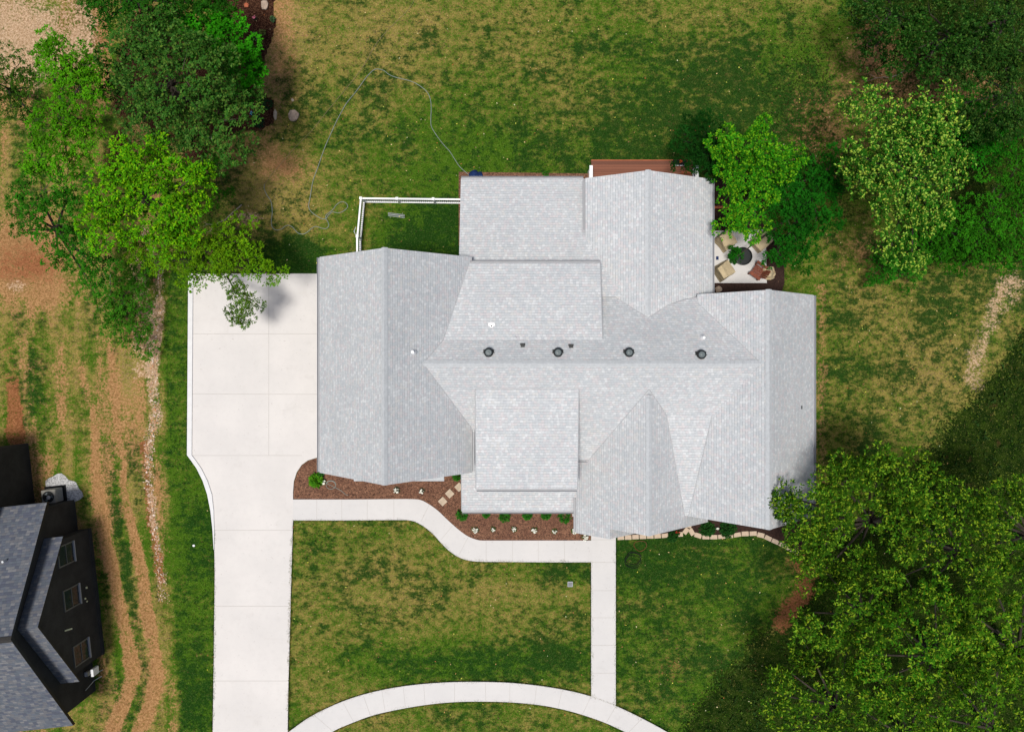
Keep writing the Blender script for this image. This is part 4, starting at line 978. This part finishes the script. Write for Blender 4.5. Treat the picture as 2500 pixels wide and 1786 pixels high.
def tree(name, label, group, base, lobes, col, L=.17, wr=.42, dens=1.0, spread=1.0, seed=0, clump=.42, tipcol=None, tipf=0., bark='bark', cat='tree', twig=1.0, leafn=5, ros=16, trunk_r=.22):
    r = np.random.default_rng(100+seed); col = np.array(col)
    bx, by = G2(*base)
    root = empty(name, (bx, by, 0), 0, label, cat, group)
    Vs, Fs, Cs = [], [], []; nv = 0
    tb = MB(); top = max(l[3] for l in lobes)
    cx = np.mean([G2(l[0],l[1],l[3]*.8)[0] for l in lobes]); cy = np.mean([G2(l[0],l[1],l[3]*.8)[1] for l in lobes])
    fork = Vector((.45*(cx-bx), .45*(cy-by), top*.42))
    tb.tube([(0,0,-.1),(fork.x*.3,fork.y*.35,fork.z*.5),tuple(fork)], [trunk_r*1.25,trunk_r,trunk_r*.75], 8)
    for (lx, ly, lr, lz) in lobes:
        R = lr*(H-lz*.85)/F; zc = lz - R*.62
        zc = max(zc, R*.55+.2)
        X, Y = G2(lx, ly, zc+R*.3); c0 = np.array([X-bx, Y-by, zc])
        mid = (Vector(c0)+fork)*.5 + Vector((0,0,.15*R))
        tb.tube([tuple(fork), tuple(mid), tuple(Vector(c0)+Vector((0,0,R*.1)))], [trunk_r*.40, trunk_r*.25, trunk_r*.10], 6)
        k_ = clump/.42; ncand = int(R*R*30/k_**2*(.5+dens))+12
        d = r.normal(0,1,(ncand,3)); d[:,2] = np.abs(d[:,2]) - .22; d /= np.linalg.norm(d,axis=1,keepdims=True)
        rad = R*(.72+.26*r.random(ncand))*spread
        cand = d*rad[:,None]*np.array([1,1,.72]); want = int(R*R*7.5/k_**2*dens)+3
        pc = []; mind = (clump*SPACE)**2
        for q in cand:
            if all((q[0]-o[0])**2+(q[1]-o[1])**2+(q[2]-o[2])**2 > mind for o in pc): pc.append(q)
            if len(pc) >= want: break
        pc = np.array(pc); n1_ = len(pc); nfill = int(n1_*.30)
        d = r.normal(0,1,(nfill,3)); d /= np.linalg.norm(d,axis=1,keepdims=True)
        pc = np.concatenate([pc, d*R*(.20+.35*r.random((nfill,1)))*np.array([1,1,.5])]); nc = len(pc)
        for i in range(0, n1_, max(1,int(3/twig))):
            q = Vector(c0+pc[i]*.95); s_ = Vector(c0)+Vector(pc[i])*.15
            tb.tube([tuple(s_), tuple((s_+q)*.5+Vector((0,0,-.05))), tuple(q-Vector((0,0,.12)))], [.026,.016,.006], 3, caps=False)
        # rosettes on each clump dome
        cl = clump*(.75+.6*r.random(nc))
        nr = int(ros*1.7)
        dd = r.normal(0,1,(nc,nr,3)); dd[:,:,2] = np.abs(dd[:,:,2])*.9-.15; dd /= np.linalg.norm(dd,axis=2,keepdims=True)
        rp = pc[:,None,:] + dd*(cl[:,None,None]*(.45+.55*r.random((nc,nr,1))**.6))*np.array([1,1,.75]) + c0
        rp = rp.reshape(-1,3); od = dd.reshape(-1,3)
        kc = (.68+.64*r.random(nc)); kc = np.repeat(kc, nr)
        m = len(rp); ang = r.random(m)*6.283
        for q in range(leafn):
            a = ang + q*2*PI/leafn + r.normal(0,.2,m)
            h = np.stack([np.cos(a), np.sin(a), .25+.35*r.random(m)],1) + od*.7
            h /= np.linalg.norm(h,axis=1,keepdims=True)
            cc = np.repeat(col[None], m, 0)*kc[:,None]
            if tipcol is not None:
                pk = (r.random(m) < tipf)[:,None]; cc = np.where(pk, np.array(tipcol)[None], cc)
            V, Fc, Cc = leaves(rp + r.normal(0,.03,(m,3)), h, L, wr, r, cc)
            Vs.append(V); Fs.append(Fc+nv); Cs.append(Cc); nv += len(V)
    mesh_from_np('crown', np.concatenate(Vs), np.concatenate(Fs), np.concatenate(Cs), M['leaf'], root)
    tb.build('trunk', M[bark], root)
    return root
def ring(cx, cy, n, R, r, z, seed, jit=.3, dz=1.0):
    rr = random.Random(seed); out = [(cx,cy,r*1.15,z)]
    for k in range(n):
        t = 2*PI*k/n + rr.uniform(-.3,.3); q = R*(1-jit*rr.random())
        out.append((cx+q*math.cos(t), cy+q*math.sin(t), r*(.75+.45*rr.random()), z-dz*(.4+1.1*rr.random())))
    return out
# top left group
tree('oak_tree', 'large dusky green oak with rounded leaf clumps beside the dark planting bed', None, (450,240),
     [(430,170,110,9.5),(520,290,95,8),(330,130,75,8.2),(350,270,70,7.6),(440,330,62,7),(560,230,62,7.0),(390,90,60,8.2),(500,150,75,8.5),(300,200,50,6.8)], (.026,.088,.010), L=.16, wr=.5, seed=1, dens=.95, clump=.60, ros=26, tipcol=(.070,.145,.022), tipf=.3)
tree('maple_tree', 'vivid green tree showing behind the right side of the dusky oak', None, (540,130),
     [(560,110,62,6.0),(600,160,42,5.2),(480,70,55,6.4),(610,220,30,4.6),(630,150,16,4.2),(530,60,45,5.8)], (.025,.20,.004), L=.20, wr=.42, seed=2, dens=.85)
tree('ash_tree', 'yellow green airy tree left of the dusky oak', None, (190,300),
     [(150,150,62,8.2),(190,220,66,8.2),(130,300,62,7.6),(110,110,34,7.0),(205,330,48,7.0),(90,390,48,6.2),(160,400,50,6.2),(230,160,40,7.0)], (.055,.20,.004), L=.16, wr=.4, seed=3, dens=.85, clump=.40)
tree('dark_thin_tree', 'sparse dark leaved tree at the left edge above bare soil', None, (40,230),
     [(30,160,55,5.2),(70,210,50,5.2),(20,260,50,4.8),(85,290,42,4.6),(-10,200,40,4.6)], (.028,.075,.006), L=.14, wr=.42, seed=4, dens=.6, ros=10)
tree('lime_tree', 'bright lime green tree in front of the dusky oak above the driveway', None, (370,500),
     [(340,420,72,8.6),(420,460,72,8.6),(270,470,62,8.0),(450,520,62,8.0),(260,550,60,7.6),(400,560,60,7.6),(300,380,42,7.8),(380,380,38,7.4),(470,430,38,7.4)], (.055,.205,.003), L=.17, wr=.45, seed=5, dens=.85, clump=.54, ros=24, tipcol=(.15,.34,.005), tipf=.26)
tree('locust_tree', 'sparse dark green tree over the muddy soil at the left', None, (160,560),
     [(90,470,62,6.2),(140,540,66,6.2),(200,620,58,6.4),(70,520,42,5.2),(240,660,50,5.6),(170,460,45,6.0),(60,560,26,4.6),(140,630,32,5.2),(225,700,26,4.8)], (.022,.120,.005), L=.14, wr=.45, seed=6, dens=.68, ros=13)
tree('overhanging_tree', 'olive green tree whose thin branches hang over the driveway corner', None, (455,640),
     [(440,600,58,6.6),(500,620,52,6.4),(560,590,48,6.0),(470,660,42,5.8),(600,620,42,5.6),(550,650,36,5.4),(640,655,28,5.2),(680,672,18,5.0),(330,600,42,6.0),(380,640,32,5.6),(600,540,24,5.2)], (.085,.20,.004), L=.15, wr=.42, seed=7, dens=.62, ros=10, clump=.33)
tree('drooping_branch', 'leafy branch tip hanging out alone over the pale driveway', None, (560,668),
     [(570,700,22,4.8),(590,720,24,4.6),(600,745,24,4.4),(580,770,24,4.2),(620,735,16,4.2),(600,780,17,4.0),(560,745,13,4.2),(630,745,10,4.0)], (.060,.125,.010), L=.13, wr=.38, seed=8, dens=.55, ros=8, clump=.24, trunk_r=.05, cat='branch')
tree('scrub_bush', 'straggly green scrub beside the sandy strip left of the driveway', None, (300,720),
     [(280,690,45,2.0),(330,700,45,2.2),(300,760,45,2.0),(345,780,36,1.8),(270,780,36,1.8),(300,820,30,1.5),(350,850,26,1.4),(255,740,26,1.6),(345,650,34,2.4)], (.030,.125,.006), L=.14, wr=.42, seed=9, dens=.55, ros=10, clump=.35, cat='bush', trunk_r=.07)
tree('young_sapling', 'thin bright sapling on the worn grass right of the lime tree', None, (535,400),
     [(520,380,26,3.0),(545,400,22,2.8),(540,360,16,2.6),(500,420,18,2.4),(550,470,18,2.4),(530,500,14,2.2)], (.03,.17,.005), L=.14, wr=.36, seed=10, dens=.35, ros=9, clump=.3, cat='sapling', trunk_r=.05)
tree('edge_oak', 'dark green tree at the top edge above the dusky oak', None, (330,10),
     [(290,10,55,6.4),(350,30,55,6.6),(420,5,60,6.8),(480,-10,55,6.6),(240,-10,45,6.0),(250,50,26,5.0),(540,10,36,6.0)], (.016,.080,.005), L=.15, wr=.42, seed=11, dens=.8)
# right side
tree('bright_maple', 'brilliant green tree leaning over the fire pit patio', None, (1830,500),
     [(1830,370,62,6.8),(1900,400,48,6.4),(1780,350,42,6.0),(1865,320,36,6.2),(1860,450,50,6.4),(1800,430,42,6.0),(1800,510,46,5.8),(1845,535,36,5.6),(1785,545,26,5.2),(1840,580,18,4.8),(1865,285,20,5.8),(1770,390,30,5.6),(1930,380,24,6.0)], (.024,.150,.004), L=.17, wr=.45, seed=12, spread=.86, dens=.82, tipcol=(.11,.28,.008), tipf=.30, clump=.46, ros=22)
tree('shade_tree', 'deep green tree right of the brilliant green one', None, (1960,500),
     [(1960,440,62,4.9),(2000,520,58,4.8),(1940,560,58,4.6),(1900,480,50,4.4),(2020,450,40,4.6),(1900,610,36,3.8),(1960,620,34,3.8),(2030,400,34,4.2),(1800,625,15,1.6)], (.008,.080,.004), L=.16, wr=.45, seed=13, dens=.75)
tree('dark_shrub_tree', 'very dark tree between deck corner and the brilliant green tree', None, (1705,370),
     [(1690,330,46,4.6),(1730,350,46,4.6),(1690,385,34,4.2),(1740,400,36,4.2),(1660,340,26,4.0),(1730,300,32,4.2)], (.006,.040,.004), L=.15, wr=.42, seed=14, dens=.62)
tree('blossom_tree', 'tall tree dotted with creamy yellow blossom clusters', None, (2200,430),
     [(2170,400,80,9.5),(2260,330,72,9.3),(2250,440,76,9.5),(2130,260,58,8.6),(2210,300,62,9.0),(2290,260,52,8.8),(2110,430,56,8.4),(2190,510,62,8.6),(2270,520,50,8.4),(2180,600,42,7.6),(2230,640,34,7.0),(2330,400,44,8.6),(2330,330,34,8.6),(2100,380,40,8.0)], (.022,.105,.006), L=.15, wr=.5, seed=15, dens=.58, tipcol=(.24,.37,.045), tipf=.30, clump=.42)
WOODS = [((2160,60),(.009,.040,.004),7.5,(2160,50),70,60,'dark woodland tree at the upper edge left of the other dark crowns'),
         ((2290,110),(.010,.046,.004),8.5,(2290,110),80,66,'dark woodland tree above the blossom tree'),
         ((2430,60),(.014,.050,.006),9.0,(2430,60),95,72,'dusky woodland tree in the upper right corner'),
         ((2440,240),(.014,.048,.006),8.0,(2440,240),85,62,'dusky woodland tree at the right edge below the corner crown')]
for i, (bp, colr, z, c, R, rr_, lb) in enumerate(WOODS):
    tree('woodland_tree', lb, 'dark woodland trees at the upper right', bp, ring(c[0], c[1], 8, R*1.05, rr_*.62, z, 30+i, jit=.25, dz=2.0), colr, L=.16, wr=.45, seed=20+i, dens=.66, clump=.58, ros=22, tipcol=(.045,.105,.016), tipf=.28)
tree('vine_thicket', 'vivid green leafy thicket right of the blossom tree top', None, (2400,300),
     [(2370,260,46,4.5),(2410,300,50,4.5),(2440,350,42,4.2),(2390,360,36,4.0),(2470,300,36,4.2)], (.012,.125,.004), L=.16, wr=.42, seed=25, dens=.55, cat='thicket')
tree('understory_tree', 'mid green tree below and right of the blossom tree', None, (2380,560),
     [(2330,560,62,5.2),(2410,540,62,5.4),(2380,620,54,4.8),(2460,600,58,5.0),(2300,620,50,4.6),(2490,500,55,5.2),(2440,450,45,5.0),(2240,600,42,4.4),(2490,400,36,5.0)], (.020,.115,.004), L=.15, wr=.45, seed=26, dens=.66)
tree('low_bush', 'small dark green bush in grass below the blossom tree', None, (2180,660),
     [(2150,655,30,1.6),(2200,650,34,1.8),(2140,685,20,1.2),(2225,680,20,1.2),(2180,630,30,1.8)], (.018,.13,.006), L=.14, wr=.42, seed=27, dens=.65, cat='bush', trunk_r=.06)
GRV = (.028,.092,.004)
GR = [((2130,1270),(2110,1240),95,78,9.5,'green oak nearest the right gable of the house, reaching over its roof'),
      ((2300,1330),(2300,1330),115,88,11.5,'tall green oak right of the one touching the roof'),
      ((2090,1480),(2070,1470),95,76,9.5,'green oak at the left middle of the lower right grove'),
      ((2250,1560),(2250,1590),120,86,12.0,'green oak in the middle of the lower right grove'),
      ((2440,1560),(2440,1540),110,86,12.5,'yellowish green oak at the right edge of the lower grove'),
      ((2020,1690),(2010,1700),110,76,9.0,'green oak at the lower left corner of the lower right grove'),
      ((2380,1740),(2380,1750),120,86,12.0,'yellowish green oak at the bottom right corner'),
      ((2470,1300),(2480,1280),80,70,10.0,'darker green oak at the right edge above the grove'),
      ((2180,1760),(2180,1780),90,74,10.5,'green oak at the bottom edge of the lower right grove')]
for i, (bp, c, R, rr_, z, lb) in enumerate(GR):
    colr = (GRV[0]*(1.25 if i in (4,6) else 1.0), GRV[1]*(1.12 if i in (4,6,3) else .92), GRV[2])
    ex = []
    if i == 0: ex = [(2150,1130,58,8.6),(2230,1180,62,9.4),(1985,1300,44,7.8),(1950,1250,36,7.6),(1925,1235,20,7.2),(1900,1240,15,7.0),(1918,1210,11,6.9),(1975,1350,42,7.2),(1945,1310,26,7.2),(2010,1400,42,7.0),(2060,1180,58,8.4),(2030,1240,50,8.2)]
    tree('oak_tree', lb, 'oaks of the lower right grove', bp, ring(c[0], c[1], 8, R*1.08, rr_*.52, z, 50+i, jit=.22, dz=2.6)+ex, colr, L=.19, wr=.36, seed=40+i, dens=.80, clump=.66, leafn=6, ros=24, tipcol=(.150,.25,.014), tipf=.25)

# trees just outside the frame whose shade reaches in
# bare branches
def bare_branch(px, py, z, rz, sc, label, mat='pale_bark', seed=0):
    rr = random.Random(seed); b = MB()
    def grow(p, a, L, r, d):
        q = (p[0]+L*math.cos(a), p[1]+L*math.sin(a), p[2]+rr.uniform(-.05,.08)*L)
        m = tuple((p[k]+q[k])/2+rr.uniform(-.05,.05)*L for k in range(3))
        b.tube([p, m, q], [r, r*.8, r*.6], 4, caps=False)
        if d > 0:
            for s in (-1, 1):
                if rr.random() < .85: grow(q, a+s*rr.uniform(.25,.6), L*rr.uniform(.5,.8), r*.6, d-1)
    grow((0,0,0), 0, 1.0*sc, .03*sc, 3)
    o = b.build('fallen_branch', M[mat], None, loc=G(px,py,z)); o.rotation_euler = (0,0,rz); tag(o, label, 'branch')
bare_branch(2215, 170, .25, math.radians(205), 1.1, 'bare pale fallen branch above the blossom tree', seed=1)
bare_branch(270, 670, .9, math.radians(-88), 1.0, 'forked bare pale branch in the scrub left of the driveway', seed=2)
bare_branch(590, 500, .12, math.radians(222), 1.3, 'pale fallen branch on worn grass right of the lime tree', seed=3)

# shrubs under the porch, flowers, plants
def shrub(px, py, rpx, h, col, label, seed, name='shrub', cat='shrub', group=None, L=.09, n=160, petals=None, np_=0, zb=.05):
    r = np.random.default_rng(500+seed); R = rpx*H/F
    e = empty(name, G(px,py,0), 0, label, cat, group)
    d = r.normal(0,1,(n,3)); d[:,2] = np.abs(d[:,2]); d /= np.linalg.norm(d,axis=1,keepdims=True)
    P = d*np.array([R,R,h])*(.45+.5*r.random((n,1))) + np.array([0,0,zb])
    Vs, Fs, Cs, nv = [], [], [], 0
    for q in range(4):
        hd = d + r.normal(0,.5,(n,3)); hd[:,2] = np.abs(hd[:,2])*.6; hd /= np.linalg.norm(hd,axis=1,keepdims=True)
        V, Fc, Cc = leaves(P, hd, L, .42, r, np.repeat(np.array(col)[None], n, 0), .35); Vs.append(V); Fs.append(Fc+nv); Cs.append(Cc); nv += len(V)
    mesh_from_np('foliage', np.concatenate(Vs), np.concatenate(Fs), np.concatenate(Cs), M['leaf'], e)
    MB().tube([(0,0,-.02),(0,0,h*.6)], .02, 5).build('stem', M['bark'], e)
    if petals:
        b = MB()
        for k in range(np_):
            a, q = r.random()*6.283, R*(.2+.65*r.random()); x, y, z = q*math.cos(a), q*math.sin(a), h*.9+.06*r.random()+zb; s = .018+.018*r.random()
            for j in range(5):
                t = j*1.257; b.add([(x,y,z+.01),(x+s*math.cos(t-.5),y+s*math.sin(t-.5),z),(x+1.3*s*math.cos(t),y+1.3*s*math.sin(t),z+.008),(x+s*math.cos(t+.5),y+s*math.sin(t+.5),z)], [(0,1,2,3)])
        b.build('blossom', M[petals], e)
    return e
ordn = ['first','second','third','fourth','fifth','sixth']
for i, (px, py, r_) in enumerate(((1129,1254,15),(1187,1252,9),(1232,1259,14),(1287,1255,11),(1332,1254,12),(1378,1258,17))):
    shrub(px, py, r_, .7, (.022,.12,.010), ordn[i]+' green shrub from the left under the porch roof edge', i, group='green shrubs under the porch eave')
shrub(1116,1160,12,.5,(.025,.12,.010),'small green shrub tucked between garage gable and porch roof', 8)
for i, (px, py, r_, np_) in enumerate(((1160,1291,9,26),(1204,1290,6,12),(1255,1290,7,18),(1304,1292,8,20),(1353,1295,7,14),(1402,1294,8,20))):
    shrub(px, py, r_, .22, (.05,.10,.02), ordn[i]+' white flower clump from the left in the row along the curved path', 20+i, 'flower_clump', 'flowers', 'white flower clumps below the porch', .06, 50, 'petal_white', np_)
shrub(1428,1309,9,.22,(.05,.10,.02),'white flower clump at the corner where the two front paths meet', 30, 'flower_clump', 'flowers', None, .06, 50, 'petal_white', 20)
shrub(969,1195,8,.25,(.06,.08,.04),'white and green flower clump below the garage gable, left of a similar one', 31, 'flower_clump', 'flowers', None, .06, 60, 'petal_white', 20)
shrub(1031,1197,7,.22,(.06,.08,.04),'white flower clump left of the stepping stones', 32, 'flower_clump', 'flowers', None, .06, 50, 'petal_white', 18)
shrub(775,1171,12,.6,(.06,.19,.008),'bright green spiky plant at the driveway corner of the mulch bed', 33, 'spiky_plant', 'plant', None, .26, 70)
shrub(786,1154,6,.4,(.03,.12,.02),'little green plant right against the garage gable corner', 34, 'small_plant', 'plant', None, .1, 50)
shrub(766,1178,4,.2,(.2,.2,.15),'white blossom tuft left of the spiky plant', 35, 'flower_tuft', 'flowers', None, .04, 20, 'petal_white', 22)
shrub(792,1175,6,.22,(.2,.2,.15),'pair of white blossom tufts right of the spiky plant', 36, 'flower_tuft', 'flowers', None, .04, 20, 'petal_white', 36)
shrub(1650,1300,9,.3,(.015,.05,.01),'dark low plant with a red bloom behind the edging stones', 37, 'small_plant', 'plant', None, .1, 60, 'petal_red', 4)
for i, (px, py, r_) in enumerate(((1725,1290,18),(1775,1290,20),(1640,1308,10))):
    shrub(px, py, r_, .5, (.014,.06,.010), ['dark spreading shrub right of the stone junction','dark spreading shrub below the right gable','dark shrub crossing the left part of the stone edging'][i], 40+i, L=.14, n=160)
shrub(1748,1288,4,.25,(.1,.15,.1),'small white and blue flower between the two dark spreading shrubs', 44, 'flower_clump', 'flowers', None, .05, 20, 'petal_white', 9)
shrub(1795,626,19,.55,(.015,.075,.010),'dark green leafy plant at the left of the fire pit', 45, 'leafy_plant', 'plant', None, .13, 220, zb=.15)
shrub(1332,427,8,.4,(.03,.12,.01),'small green plant in the rear mulch strip', 46, 'small_plant', 'plant', None, .08, 60)
shrub(625,48,6,.3,(.05,.05,.03),'pink flower clump in the dark planting bed', 47, 'flower_clump', 'flowers', None, .05, 30, 'petal_pink', 14)
shrub(667,49,7,.3,(.06,.13,.05),'grey green little plant right of the pink flowers', 48, 'small_plant', 'plant', None, .08, 50)
shrub(624,91,10,.3,(.08,.15,.05),'pale green plant below the pink flowers', 49, 'small_plant', 'plant', None, .09, 70)
shrub(642,82,8,.25,(.13,.16,.04),'yellowish green plant next to the pale green plant', 50, 'small_plant', 'plant', None, .08, 60)
shrub(629,230,7,.25,(.07,.13,.02),'lone light green seedling at the top of the round dark bed', 51, 'small_plant', 'plant', None, .08, 50)
shrub(617,279,5,.2,(.02,.06,.04),'little plant with blue flowers in the round dark bed', 52, 'flower_clump', 'flowers', None, .06, 30, 'petal_blue', 8)
shrub(568,299,8,.3,(.03,.16,.01),'bright green little plant at the lower rim of the round dark bed', 53, 'small_plant', 'plant', None, .09, 60)
shrub(632,300,15,.3,(.012,.04,.02),'dark bluish plant inside the round dark bed', 54, 'small_plant', 'plant', None, .1, 90)
shrub(655,255,13,.3,(.02,.06,.02),'dim green plant right of the light green seedling', 55, 'small_plant', 'plant', None, .1, 70)

# ------------------------------------------------------------------ grass and shade leaves
def blocked(px, py):
    b = inpoly(px, py, DRV) | inpoly(px, py, BED1) | inpoly(px, py, W1T+W1B[::-1]) | inpoly(px, py, W3T+W3B[::-1])
    b |= (px > 1442)&(px < 1504)&(py > 1240)&(py < 1720)
    b |= inpoly(px, py, [(1504,1230)]+EDGE_A[:-2]+EDGE_B[1:]+[(1990,1340),(1990,1180)])
    b |= (px > 800)&(px < 1150)&(py > 655)&(py < 1140); b |= (px > 1120)&(px < 1900)&(py > 420)&(py < 1260)&(px < 1735+(py > 560)*180)
    b |= (px < 250)&(px > -10)&(py > 1240)&(py < 1740)
    return b
def tufts(name, n, xr, yr, keep, h, seed, spread=.05, wd=.016):
    r = np.random.default_rng(seed); X = r.uniform(*xr, n); Y = r.uniform(*yr, n)
    px = X/H*F+PX0; py = PY0-Y/H*F
    m, wd_ = masks(X, Y)
    bare = np.maximum.reduce([m[2], m[3], m[4], m[5]])
    k = (~blocked(px, py)) & (r.random(n) > bare*1.3) & keep(px, py, wd_, r)
    X, Y = X[k], Y[k]; n = len(X); a = r.random(n)*6.283
    hh = h*(.5+r.random(n)); lean = spread*(.4+1.2*r.random(n))
    ca, sa = np.cos(a), np.sin(a)
    V = np.empty((n,3,3)); V[:,0] = np.stack([X-sa*wd, Y+ca*wd, np.full(n,-.02)],1); V[:,1] = np.stack([X+sa*wd, Y-ca*wd, np.full(n,-.02)],1)
    V[:,2] = np.stack([X+ca*lean, Y+sa*lean, hh],1); V = V.reshape(-1,3); Fc = np.arange(3*n).reshape(n,3)
    o = mesh_from_np(name, V, Fc, np.zeros((3*n,3)), M['ground'])
    add_mask_attrs(o.data, V[:,0].copy(), V[:,1].copy())
    tag(o, kind='stuff'); return o
o = tufts('lawn_grass', 330000, (-30,30), (-22,21), lambda px,py,w_,r: w_ < .6, .045, 901, .06, .014)
tag(o, 'short patchy green and straw coloured lawn grass round the house', 'grass')
# leaves added to darken the painted tree shadow and the NE woodland floor
def added_shade_leaves(n, seed):
    r = np.random.default_rng(seed); X = r.uniform(7,36,n); Y = r.uniform(-26,24,n); m, wd_ = masks(X, Y)
    px = X/H*F+PX0; py = PY0-Y/H*F
    k = (wd_ > .35+.5*r.random(n)) & ~blocked(px,py) & (fbm(X,Y,1.1,71)+.25*r.random(n) > .60); X, Y = X[k], Y[k]; n = len(X)
    P = np.stack([X, Y, .02+.18*r.random(n)],1); Vs, Fs, Cs, nv = [], [], [], 0
    col = np.where((r.random(n) < .25)[:,None], np.array([[.055,.085,.010]]), np.array([[.018,.042,.008]]))
    for q in range(3):
        a = r.random(n)*6.283; hd = np.stack([np.cos(a), np.sin(a), .3+.3*r.random(n)],1); hd /= np.linalg.norm(hd,axis=1,keepdims=True)
        V, Fc, Cc = leaves(P, hd, (.06+.16*r.random(n)**2)[:,None], .5, r, col, .5); Vs.append(V); Fs.append(Fc+nv); Cs.append(Cc); nv += len(V)
    o = mesh_from_np('undergrowth', np.concatenate(Vs), np.concatenate(Fs), np.concatenate(Cs), M['leaf']); tag(o, 'dark leafy undergrowth on the woodland floor along the right side', 'undergrowth', kind='stuff')
added_shade_leaves(16000, 905)

# rubble in the dry wash beside the driveway strip
def rubble(n, seed):
    r = np.random.default_rng(seed); k = r.integers(0, len(CREEK)-1, n); t = r.random(n)
    P = np.array(CREEK, float); q = P[k]*(1-t[:,None]) + P[k+1]*t[:,None]; q[:,0] += r.normal(0, 12, n) - 2; q[:,1] += r.normal(0, 6, n)
    X = (q[:,0]-PX0)*H/F; Y = (PY0-q[:,1])*H/F; sz = .012+.055*r.random(n)**3
    dirs = np.array([[1,0,0],[0,1,0],[-1,0,0],[0,-1,0],[0,0,1.]]); V = []
    for d in dirs: V.append(np.stack([X,Y,np.full(n,-.085)],1) + (d[None]+r.normal(0,.28,(n,3)))*sz[:,None]*np.array([1,1,.8]))
    V = np.stack(V,1).reshape(-1,3); b = np.arange(n)*5
    Fc = np.concatenate([np.stack([b+i,b+(i+1)%4,b+4],1) for i in range(4)])
    pal = np.array([[.52,.40,.30],[.45,.31,.22],[.46,.22,.10],[.34,.23,.16],[.60,.50,.42],[.42,.25,.14]])
    col = pal[r.integers(0,6,n)]*(.7+.5*r.random((n,1)))
    o = mesh_from_np('rubble', V, Fc, np.repeat(np.clip(col,0,.8),5,axis=0), M['stone_col']); tag(o, 'pale and orange rubble along the dry wash left of the driveway', 'rubble', kind='stuff')
a_ = N('rubble_stone', .95); at_ = a_.t.nodes.new('ShaderNodeAttribute'); at_.attribute_name = 'col'; a_.base(at_.outputs['Color']); M['stone_col'] = a_.m
rubble(3000, 77)

# fallen leaves and flecks of straw on the lawns
def litter(n, seed):
    r = np.random.default_rng(seed); X = r.uniform(-18,26,n); Y = r.uniform(-21,20,n); px = X/H*F+PX0; py = PY0-Y/H*F
    k = ~blocked(px, py); X, Y = X[k], Y[k]; n = len(X); a = r.random(n)*6.283
    P = np.stack([X,Y,.035+.02*r.random(n)],1); hd = np.stack([np.cos(a),np.sin(a),.2*r.random(n)],1); hd /= np.linalg.norm(hd,axis=1,keepdims=True)
    pal = np.array([[.45,.30,.12],[.35,.13,.05],[.55,.46,.25],[.50,.50,.08],[.22,.11,.06]]); V, Fc, Cc = leaves(P, hd, .085, .6, r, pal[r.integers(0,5,n)], .3, .05)
    tag(mesh_from_np('fallen_leaves', V, Fc, Cc, M['leaf']), 'tan and rusty fallen leaves dotted over the lawns', 'leaves', kind='stuff')
litter(1500, 31)

# ragged turf edge along the concrete
def edge_grass(seed):
    r = np.random.default_rng(seed); lines = [W1B, [(x,y-1) for x,y in W3T[1:-1]], [(x,y+1) for x,y in W3B[1:-1]], [(1443,1372),(1443,1696)], [(1503,1316),(1503,1726)], [(716,1272),(712,1400),(708,1550),(704,1780)], [(519,1786),(523,1600),(525,1400),(524,1340),(521,1290),(516,1245),(508,1205),(497,1172),(482,1142),(468,1122),(458,1110),(461,669)], [(462,667),(716,667)]]
    P = []
    for ln in lines:
        for (x0,y0),(x1,y1) in zip(ln[:-1], ln[1:]):
            L = math.hypot(x1-x0,y1-y0)*H/F; n = int(L*170); t = r.random(n)
            P.append(np.stack([x0+(x1-x0)*t + r.normal(0,.9,n), y0+(y1-y0)*t + r.normal(0,.9,n)],1))
    P = np.concatenate(P); X = (P[:,0]-PX0)*H/F; Y = (PY0-P[:,1])*H/F; n = len(X); a = r.random(n)*6.283; wd = .013
    cl = fbm(X, Y, .35, 88); hh = .09+.04*r.random(n); lean = (.03+.09*r.random(n))*(.3+1.4*sst(cl,.4,.7)); ca, sa = np.cos(a), np.sin(a)
    V = np.empty((n,3,3)); V[:,0] = np.stack([X-sa*wd,Y+ca*wd,np.full(n,.0)],1); V[:,1] = np.stack([X+sa*wd,Y-ca*wd,np.full(n,.0)],1); V[:,2] = np.stack([X+ca*lean,Y+sa*lean,hh],1)
    V = V.reshape(-1,3); o = mesh_from_np('edge_grass', V, np.arange(3*n).reshape(n,3), np.zeros((3*n,3)), M['ground']); add_mask_attrs(o.data, V[:,0].copy(), V[:,1].copy())
    tag(o, 'ragged longer grass along the edges of the concrete paths and driveway', 'grass', kind='stuff')
edge_grass(61)
